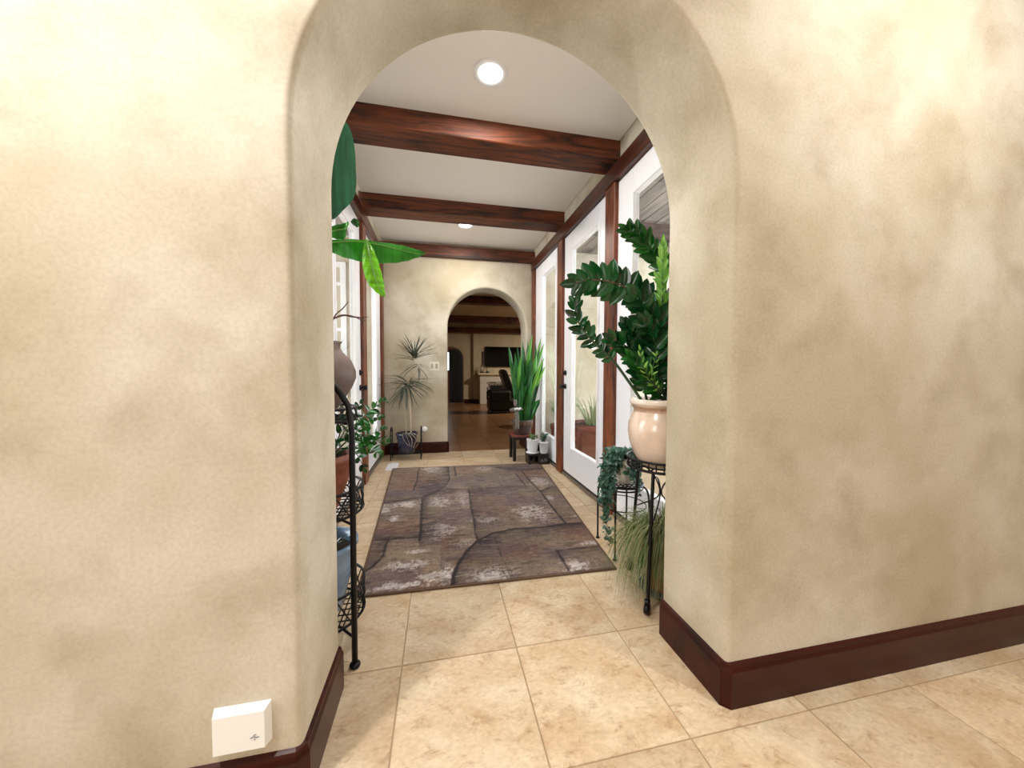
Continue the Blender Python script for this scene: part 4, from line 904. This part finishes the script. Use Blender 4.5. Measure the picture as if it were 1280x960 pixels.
tag(m.build('carving', plain('silver carving', lin(170, 172, 176), .4), bn2), 'pale squiggle carving on the black panel')

QX, QY = 1.075, 4.51; qz = .335
sn = thing('potted_snake_plant', 'tall snake plant with upright sword leaves in a dark brown pot', 'potted plant', (QX, QY, qz))
MB().lathe((QX, QY, qz), [(.10, 0), (.11, .008), (.125, .09), (.138, .10), (.145, .185), (.145, .195), (.136, .195), (.13, .16)], 40, cap=False).build('pot', plain('dark brown glazed pot', lin(74, 58, 52), .35, coat=.2, var=.25, vscale=20), sn)
m = MB()
for i in range(16):
    a = 2 * PI * i / 16; e = Vector((math.cos(a), math.sin(a), 0)); c_ = Vector((QX, QY, qz + .145)) + e * .144; t_ = Vector((-e.y, e.x, 0)); scroll(m, c_, t_, Vector((0, 0, 1)), .02, .003, 1.2, 10)
tag(m.build('relief_band', plain('bronze relief', lin(140, 100, 66), .5), sn), 'bronze scroll relief round the pot')
MB().lathe((QX, QY, qz), [(.0001, .175), (.134, .172)], 24, cap=False).build('soil', MSOIL, sn)
MSN = leafmat('snake plant leaf', lin(12, 56, 26), lin(48, 120, 50), .3, .15); MSN2 = leafmat('snake plant bright leaf', lin(66, 150, 40), lin(130, 190, 80), .3, .2)
shp = lambda t: (.55 + .45 * math.sin(PI * min(1, t * .9 + .05))) * (1 if t < .8 else max(.02, 1 - ((t - .8) / .2) ** 1.5))
L_SN = leaf_mesh('leaf', MSN, .044, .5, .10, 10, shape=shp); L_SN2 = leaf_mesh('leaf', MSN2, .048, .5, .10, 10, shape=shp)
tips = [(661, 418, 0, 1), (652, 440, 0, 0), (643, 440, 1, 0), (637, 431, 1, 0), (668, 424, 0, 0), (691, 421, 0, 1), (684, 428, 0, 1), (648, 432, 0, 0), (656, 446, 0, 1), (664, 436, 0, 0), (673, 434, 0, 0), (671, 442, 0, 1), (677, 455, 0, 1), (655, 455, 0, 0), (646, 450, 0, 0), (683, 470, 0, 1), (661, 450, 0, 1), (666, 460, 0, 0), (675, 425, 0, 0), (640, 462, 1, 0), (650, 470, 0, 0), (672, 474, 0, 0), (680, 452, 0, 0), (658, 430, 0, 0), (667, 448, 0, 1), (659, 474, 0, 1), (645, 474, 0, 0), (663, 425, 0, 0), (653, 428, 0, 0)]
tips += [(min(686, max(640, x + random.uniform(-9, 9))), y + random.uniform(8, 45), 0, random.random() < .3) for (x, y, _, _) in tips[:22]]
for i, (x, y, c_, br) in enumerate(tips):
    Yd = 4.52 + random.uniform(-.10, .12); tip = at(x, y, Yd)
    if tip.x > 1.33: tip.x = 1.33
    p0 = Vector((QX + (tip.x - QX) * .28 + random.uniform(-.02, .02), QY + random.uniform(-.06, .06), qz + .17)); d = tip - p0
    inst('leaf', L_SN2 if br else L_SN, sn, p0, d, (random.uniform(-.6, .6), -1, .1), (d.length, 1.0, random.choice((-1, 1)) * 1.0))
# garden ornament in the snake plant pot
og = thing('garden_ornament', 'small grey winged ornament standing before the snake plant leaves', 'ornament', at(646.5, 533, 4.36))
o0 = og.location.copy(); o0 = Vector(o0)
MGR = plain('weathered grey stone', lin(108, 102, 94), .8, var=.3, vscale=40, bump=.6); MWH = plain('white paint', lin(226, 226, 230), .6)
m = MB(); m.tube([o0 + Vector(v) for v in ((0, 0, -.03), (.0, 0, .02), (.005, 0, .08), (-.01, 0, .15), (-.02, 0, .20))], [.030, .026, .024, .032, .03], 10); m.build('body', MGR, og)
m = MB(); m.tube([o0 + Vector(v) for v in ((-.02, 0, .255), (-.025, 0, .28), (-.027, 0, .32), (-.027, 0, .345))], [.018, .024, .024, .016], 10); m.build('head', MGR, og)
m = MB(); m.tube(bez([o0 + Vector(v) for v in ((-.10, -.01, .21), (-.06, -.015, .218), (-.02, -.02, .215), (.02, -.015, .225), (.065, -.01, .215))], 14), [.014, .018, .022, .024, .026, .026, .026, .026, .026, .026, .024, .022, .02, .018, .014], 8); m.build('wing', MGR, og)
m = MB(); m.tube(bez([o0 + Vector(v) for v in ((-.045, -.045, .222), (-.02, -.05, .236), (.01, -.05, .226), (.035, -.045, .240))], 12), .011, 8); tag(m.build('banner', MWH, og), 'white scroll across the middle')
# two white pots with small plants
def small_pot(x, y, z, r, h, lb, kind):
    t = thing('potted_succulent', lb, 'potted plant', (x, y, z)); MW = plain('white ceramic', lin(232, 232, 234), .3, coat=.3)
    if kind == 0:
        MB().lathe((x, y, z), [(r * .9, 0), (r * 1.15, .006), (r * 1.2, .014), (r * .8, .015)], 30, cap=True).build('saucer', MW, t)
        MB().lathe((x, y, z + .014), [(r * .72, 0), (r * .8, .01), (r * .98, h * .35), (r, h * .9), (r * 1.05, h * .92), (r * 1.05, h), (r * .95, h), (r * .9, h * .85)], 32, cap=False).build('pot', MW, t)
    else:
        MB().lathe((x, y, z + .001), [(r * .72, 0), (r * .76, .006), (r * .98, h * .85), (r * 1.06, h * .86), (r * 1.06, h), (r * .96, h), (r * .92, h * .85)], 32, cap=False).build('pot', MW, t)
    MB().lathe((x, y, z), [(.0001, h * .93), (r * .93, h * .92)], 20, cap=False).build('soil', MSOIL, t)
    S = []; top = Vector((x, y, z + h))
    for i in range(9 if kind == 0 else 12):
        a = 2 * PI * i / 9 + random.uniform(-.2, .2); q = random.uniform(.5, 1.1); S.append([top, top + Vector((math.cos(a) * r * .4 * q, math.sin(a) * r * .4 * q, .05)), top + Vector((math.cos(a) * r * .9 * q, math.sin(a) * r * .9 * q, .06 + .03 * kind))])
    leafcloud(t, 'foliage', leafmat('succulent leaf %d' % kind, lin(70, 100, 56) if kind == 0 else lin(36, 70, 46), lin(160, 176, 110) if kind == 0 else lin(84, 120, 88), .4, .1), S, .032, 90, .5)
    return t
small_pot(1.155, 4.27, .132, .072, .165, 'rounded white pot of pale succulent, left one on the black bench', 0)
small_pot(1.29, 4.235, .132, .060, .150, 'tapered white pot of dark foliage, right one on the black bench', 1)

# ------------------------------------------------------------------ far room things
TV = thing('television', 'black wall-mounted television above the mantel in the far room', 'television', (2.18, FY - .06, 1.74))
a_ = at(606.5, 457, FY - .05); b_ = at(648, 433, FY - .05)
MB().box((a_.x, FY - .07, 1.34), (a_.x + 1.36, FY - .02, 2.08), .008).build('housing', plain('black tv housing', lin(14, 14, 16), .35), TV)
MB().box((a_.x + .02, FY - .074, 1.36), (a_.x + 1.34, FY - .069, 2.06)).build('screen', plain('black glossy screen', lin(5, 5, 8), .05), TV)
MB().box((a_.x + .4, FY - .03, 1.5), (a_.x + .96, FY + .0, 1.9)).build('bracket', MBLK, TV)
sp_ = thing('wall_speaker', 'slim dark speaker on the far wall left of the television', 'speaker', (1.56, FY - .04, 1.55)); MB().box((1.545, FY - .05, 1.36), (1.60, FY + .0, 1.90), .004).build('cabinet', plain('grey brown speaker', lin(66, 60, 56), .6), sp_)
FPm = thing('fireplace', 'pale plaster fireplace with a patterned tile border in the far room', 'fireplace', (2.35, FY - .2, 0))
MFP = plain('pale fireplace plaster', lin(204, 198, 188), .75, var=.05)
fx0, fx1 = 1.42, 3.3; fy = FY - .30
MB().box((fx0, fy, 0), (fx0 + .24, FY, 1.04), .01).box((fx1 - .24, fy, 0), (fx1, FY, 1.04), .01).box((fx0 + .24, fy, .80), (fx1 - .24, FY, 1.04)).build('surround', MFP, FPm)
MB().box((fx0 - .08, fy - .08, 1.04), (fx1 + .08, FY, 1.12), .012).build('mantel', plain('mantel plaster', lin(206, 190, 160), .6), FPm)
MB().box((fx0 + .36, fy + .03, 0), (fx1 - .36, FY - .02, .68)).build('firebox', plain('black firebox', lin(14, 12, 12), .9), FPm)  # near-black solid block filling the fireplace opening
MTL = [plain('border tile dark', lin(60, 54, 60), .4), plain('border tile light', lin(190, 180, 172), .4), plain('border tile grey', lin(130, 118, 116), .4)]
m3 = [tile_mesh(.058, .058, q, 'border_tile') for q in MTL]
def btile(x, z, i):
    o = bpy.data.objects.new('border_tile', m3[i % 3]); C.objects.link(o); o.parent = FPm; o.location = Vector((x, fy + .010, z)) - Vector(FPm.location); o.rotation_euler = (PI / 2, 0, 0)
MB().box((fx0 + .24, fy + .012, 0), (fx0 + .36, fy + .04, .80)).box((fx1 - .36, fy + .012, 0), (fx1 - .24, fy + .04, .80)).box((fx0 + .36, fy + .012, .68), (fx1 - .36, fy + .04, .80)).build('border_backing', MFP, FPm)
for i in range(13):
    for j in range(2): btile(fx0 + .242 + j * .059, .005 + i * .0605, random.randrange(3))
for i in range(19):
    for j in range(2): btile(fx0 + .362 + i * .0603, .682 + j * .059, random.randrange(3))
for (x, h, lb) in ((1.50, .26, 'taller glass candle holder on a dark foot, left on the mantel'), (1.70, .20, 'shorter glass candle holder on a dark foot, nearer the television')):
    cn = thing('candle_holder', lb, 'candle holder', (x, fy + .08, 1.12))
    MB().lathe((x, fy + .08, 1.12), [(.06, 0), (.075, .01), (.07, .04), (.03, .05)], 20).build('foot', MBW, cn)
    MB().lathe((x, fy + .08, 1.17), [(.05, 0), (.065, h * .5), (.06, h)], 20, cap=False).build('glass', glassmat('candle glass', (.85, .86, .84), 2.5), cn)
    MB().lathe((x, fy + .08, 1.171), [(.03, 0), (.03, h * .6), (.002, h * .62)], 14).build('candle', plain('ivory candle', lin(235, 225, 205), .5), cn)
t = thing('thermostat', 'small beige wall switch beside the arched doorway of the far room', 'switch', (1.08, FY + .11, 1.08)); MB().box((1.04, FY + .105, 1.02), (1.12, FY + .121, 1.14), .003).build('plate', plain('beige plate', lin(200, 176, 140), .5), t)
# black leather armchair seen side on
AX, AY = 1.72, 9.9
ar = thing('armchair', 'bulky black leather armchair with a tall back in the far room', 'armchair', (AX, AY, 0))
ML = plain('black leather', lin(16, 14, 15), .35, var=.3, vscale=14, bump=.2)
def soft(a, b, bev=.04): return MB().box(a, b, bev)
for (x, y) in ((1.40, 9.62), (2.02, 9.62), (1.40, 10.2), (2.02, 10.2)): MB().box((x, y, 0), (x + .05, y + .05, .07), .004).build('foot', MBW, ar)
soft((1.37, 9.58, .06), (2.10, 10.28, .40), .05).build('base', ML, ar); soft((1.37, 9.74, .38), (1.85, 10.12, .52), .05).build('seat_cushion', ML, ar)
soft((1.36, 9.55, .30), (1.98, 9.74, .64), .06).build('arm', ML, ar); soft((1.36, 10.12, .30), (1.98, 10.31, .64), .06).build('arm', ML, ar)
bk = MB(); bm_ = [(1.86, .40), (1.80, .85), (1.70, 1.16), (1.76, 1.24), (1.86, 1.20), (2.0, .85), (2.12, .35)]
vs = [(x, 9.66, z) for x, z in bm_] + [(x, 10.2, z) for x, z in bm_]; n = len(bm_)
bk.add(vs, [tuple(range(n))[::-1], tuple(range(n, 2 * n))] + [(i, (i + 1) % n, n + (i + 1) % n, n + i) for i in range(n)]); o = bk.build('backrest', ML, ar)
md = o.modifiers.new('round', 'BEVEL'); md.width = .03; md.segments = 3
hs = thing('side_table', 'small dark wooden side table by the far archway edge', 'side table', (1.93, 7.65, 0))
MB().lathe((1.93, 7.65, 0), [(.0001, .50), (.24, .50), (.25, .515), (.24, .53), (.0001, .53)], 30, cap=False).build('table_top', MBW, hs)
for i in range(3): a = 2 * PI * i / 3 + .5; MB().tube(bez([(1.93 + .05 * math.cos(a), 7.65 + .05 * math.sin(a), .50), (1.93 + .06 * math.cos(a), 7.65 + .06 * math.sin(a), .25), (1.93 + .2 * math.cos(a), 7.65 + .2 * math.sin(a), .012)], 10), .016, 8).build('leg', MBW, hs)
# dark door leaf and bright window beyond the small archway
sbuild(MB().box((.36, 13.3, 0), (.98, 13.36, 2.02), .004), 'door_7', plain('nearly black door', lin(16, 12, 14), .4))
wd = struct('window_1', (.22, 14.39, 1.5)); MB().box((.02, 14.36, 1.18), (.60, 14.40, 1.98), .004).build('window_frame', MBLK, wd); MB().box((.06, 14.355, 1.22), (.56, 14.362, 1.94)).build('pane', emit('daylit window pane', (.72, .9, .92), 1.3), wd)

# ------------------------------------------------------------------ outside things
MTERO = plain('weathered dark terracotta', lin(112, 62, 48), .7, var=.3, vscale=8)
def out_pot(x, y, r, h, lb, nb=40):
    t = thing('terracotta_planter', lb, 'planter', (x, y, -.03))
    MB().lathe((x, y, -.03), [(r * .62, 0), (r * .66, .02), (r * .90, h * .8), (r * .9, h * .82), (r, h * .84), (r, h), (r * .92, h), (r * .88, h * .85)], 40, cap=False).build('pot', MTERO, t)
    MB().lathe((x, y, -.03), [(.0001, h * .93), (r * .9, h * .92)], 24, cap=False).build('soil', MSOIL, t)
    q = []
    for i in range(nb):
        a = random.uniform(0, 6.28); p0 = Vector((x + r * .3 * math.cos(a), y + r * .3 * math.sin(a), h * .9)); rr = r * random.uniform(.5, 1.1); q.append((p0, p0 + Vector((math.cos(a) * rr * .5, math.sin(a) * rr * .5, .35)), p0 + Vector((math.cos(a) * rr, math.sin(a) * rr, random.uniform(.1, .4))), .018))
    blades(t, 'foliage', leafmat('pale blade', lin(120, 140, 100), lin(190, 196, 150), .5, .2), q, .01)
out_pot(2.06, 4.42, .33, .50, 'wide terracotta planter outside the middle right door', 70)
out_pot(1.74, 4.90, .14, .42, 'smaller terracotta planter outside the farthest right door', 60)
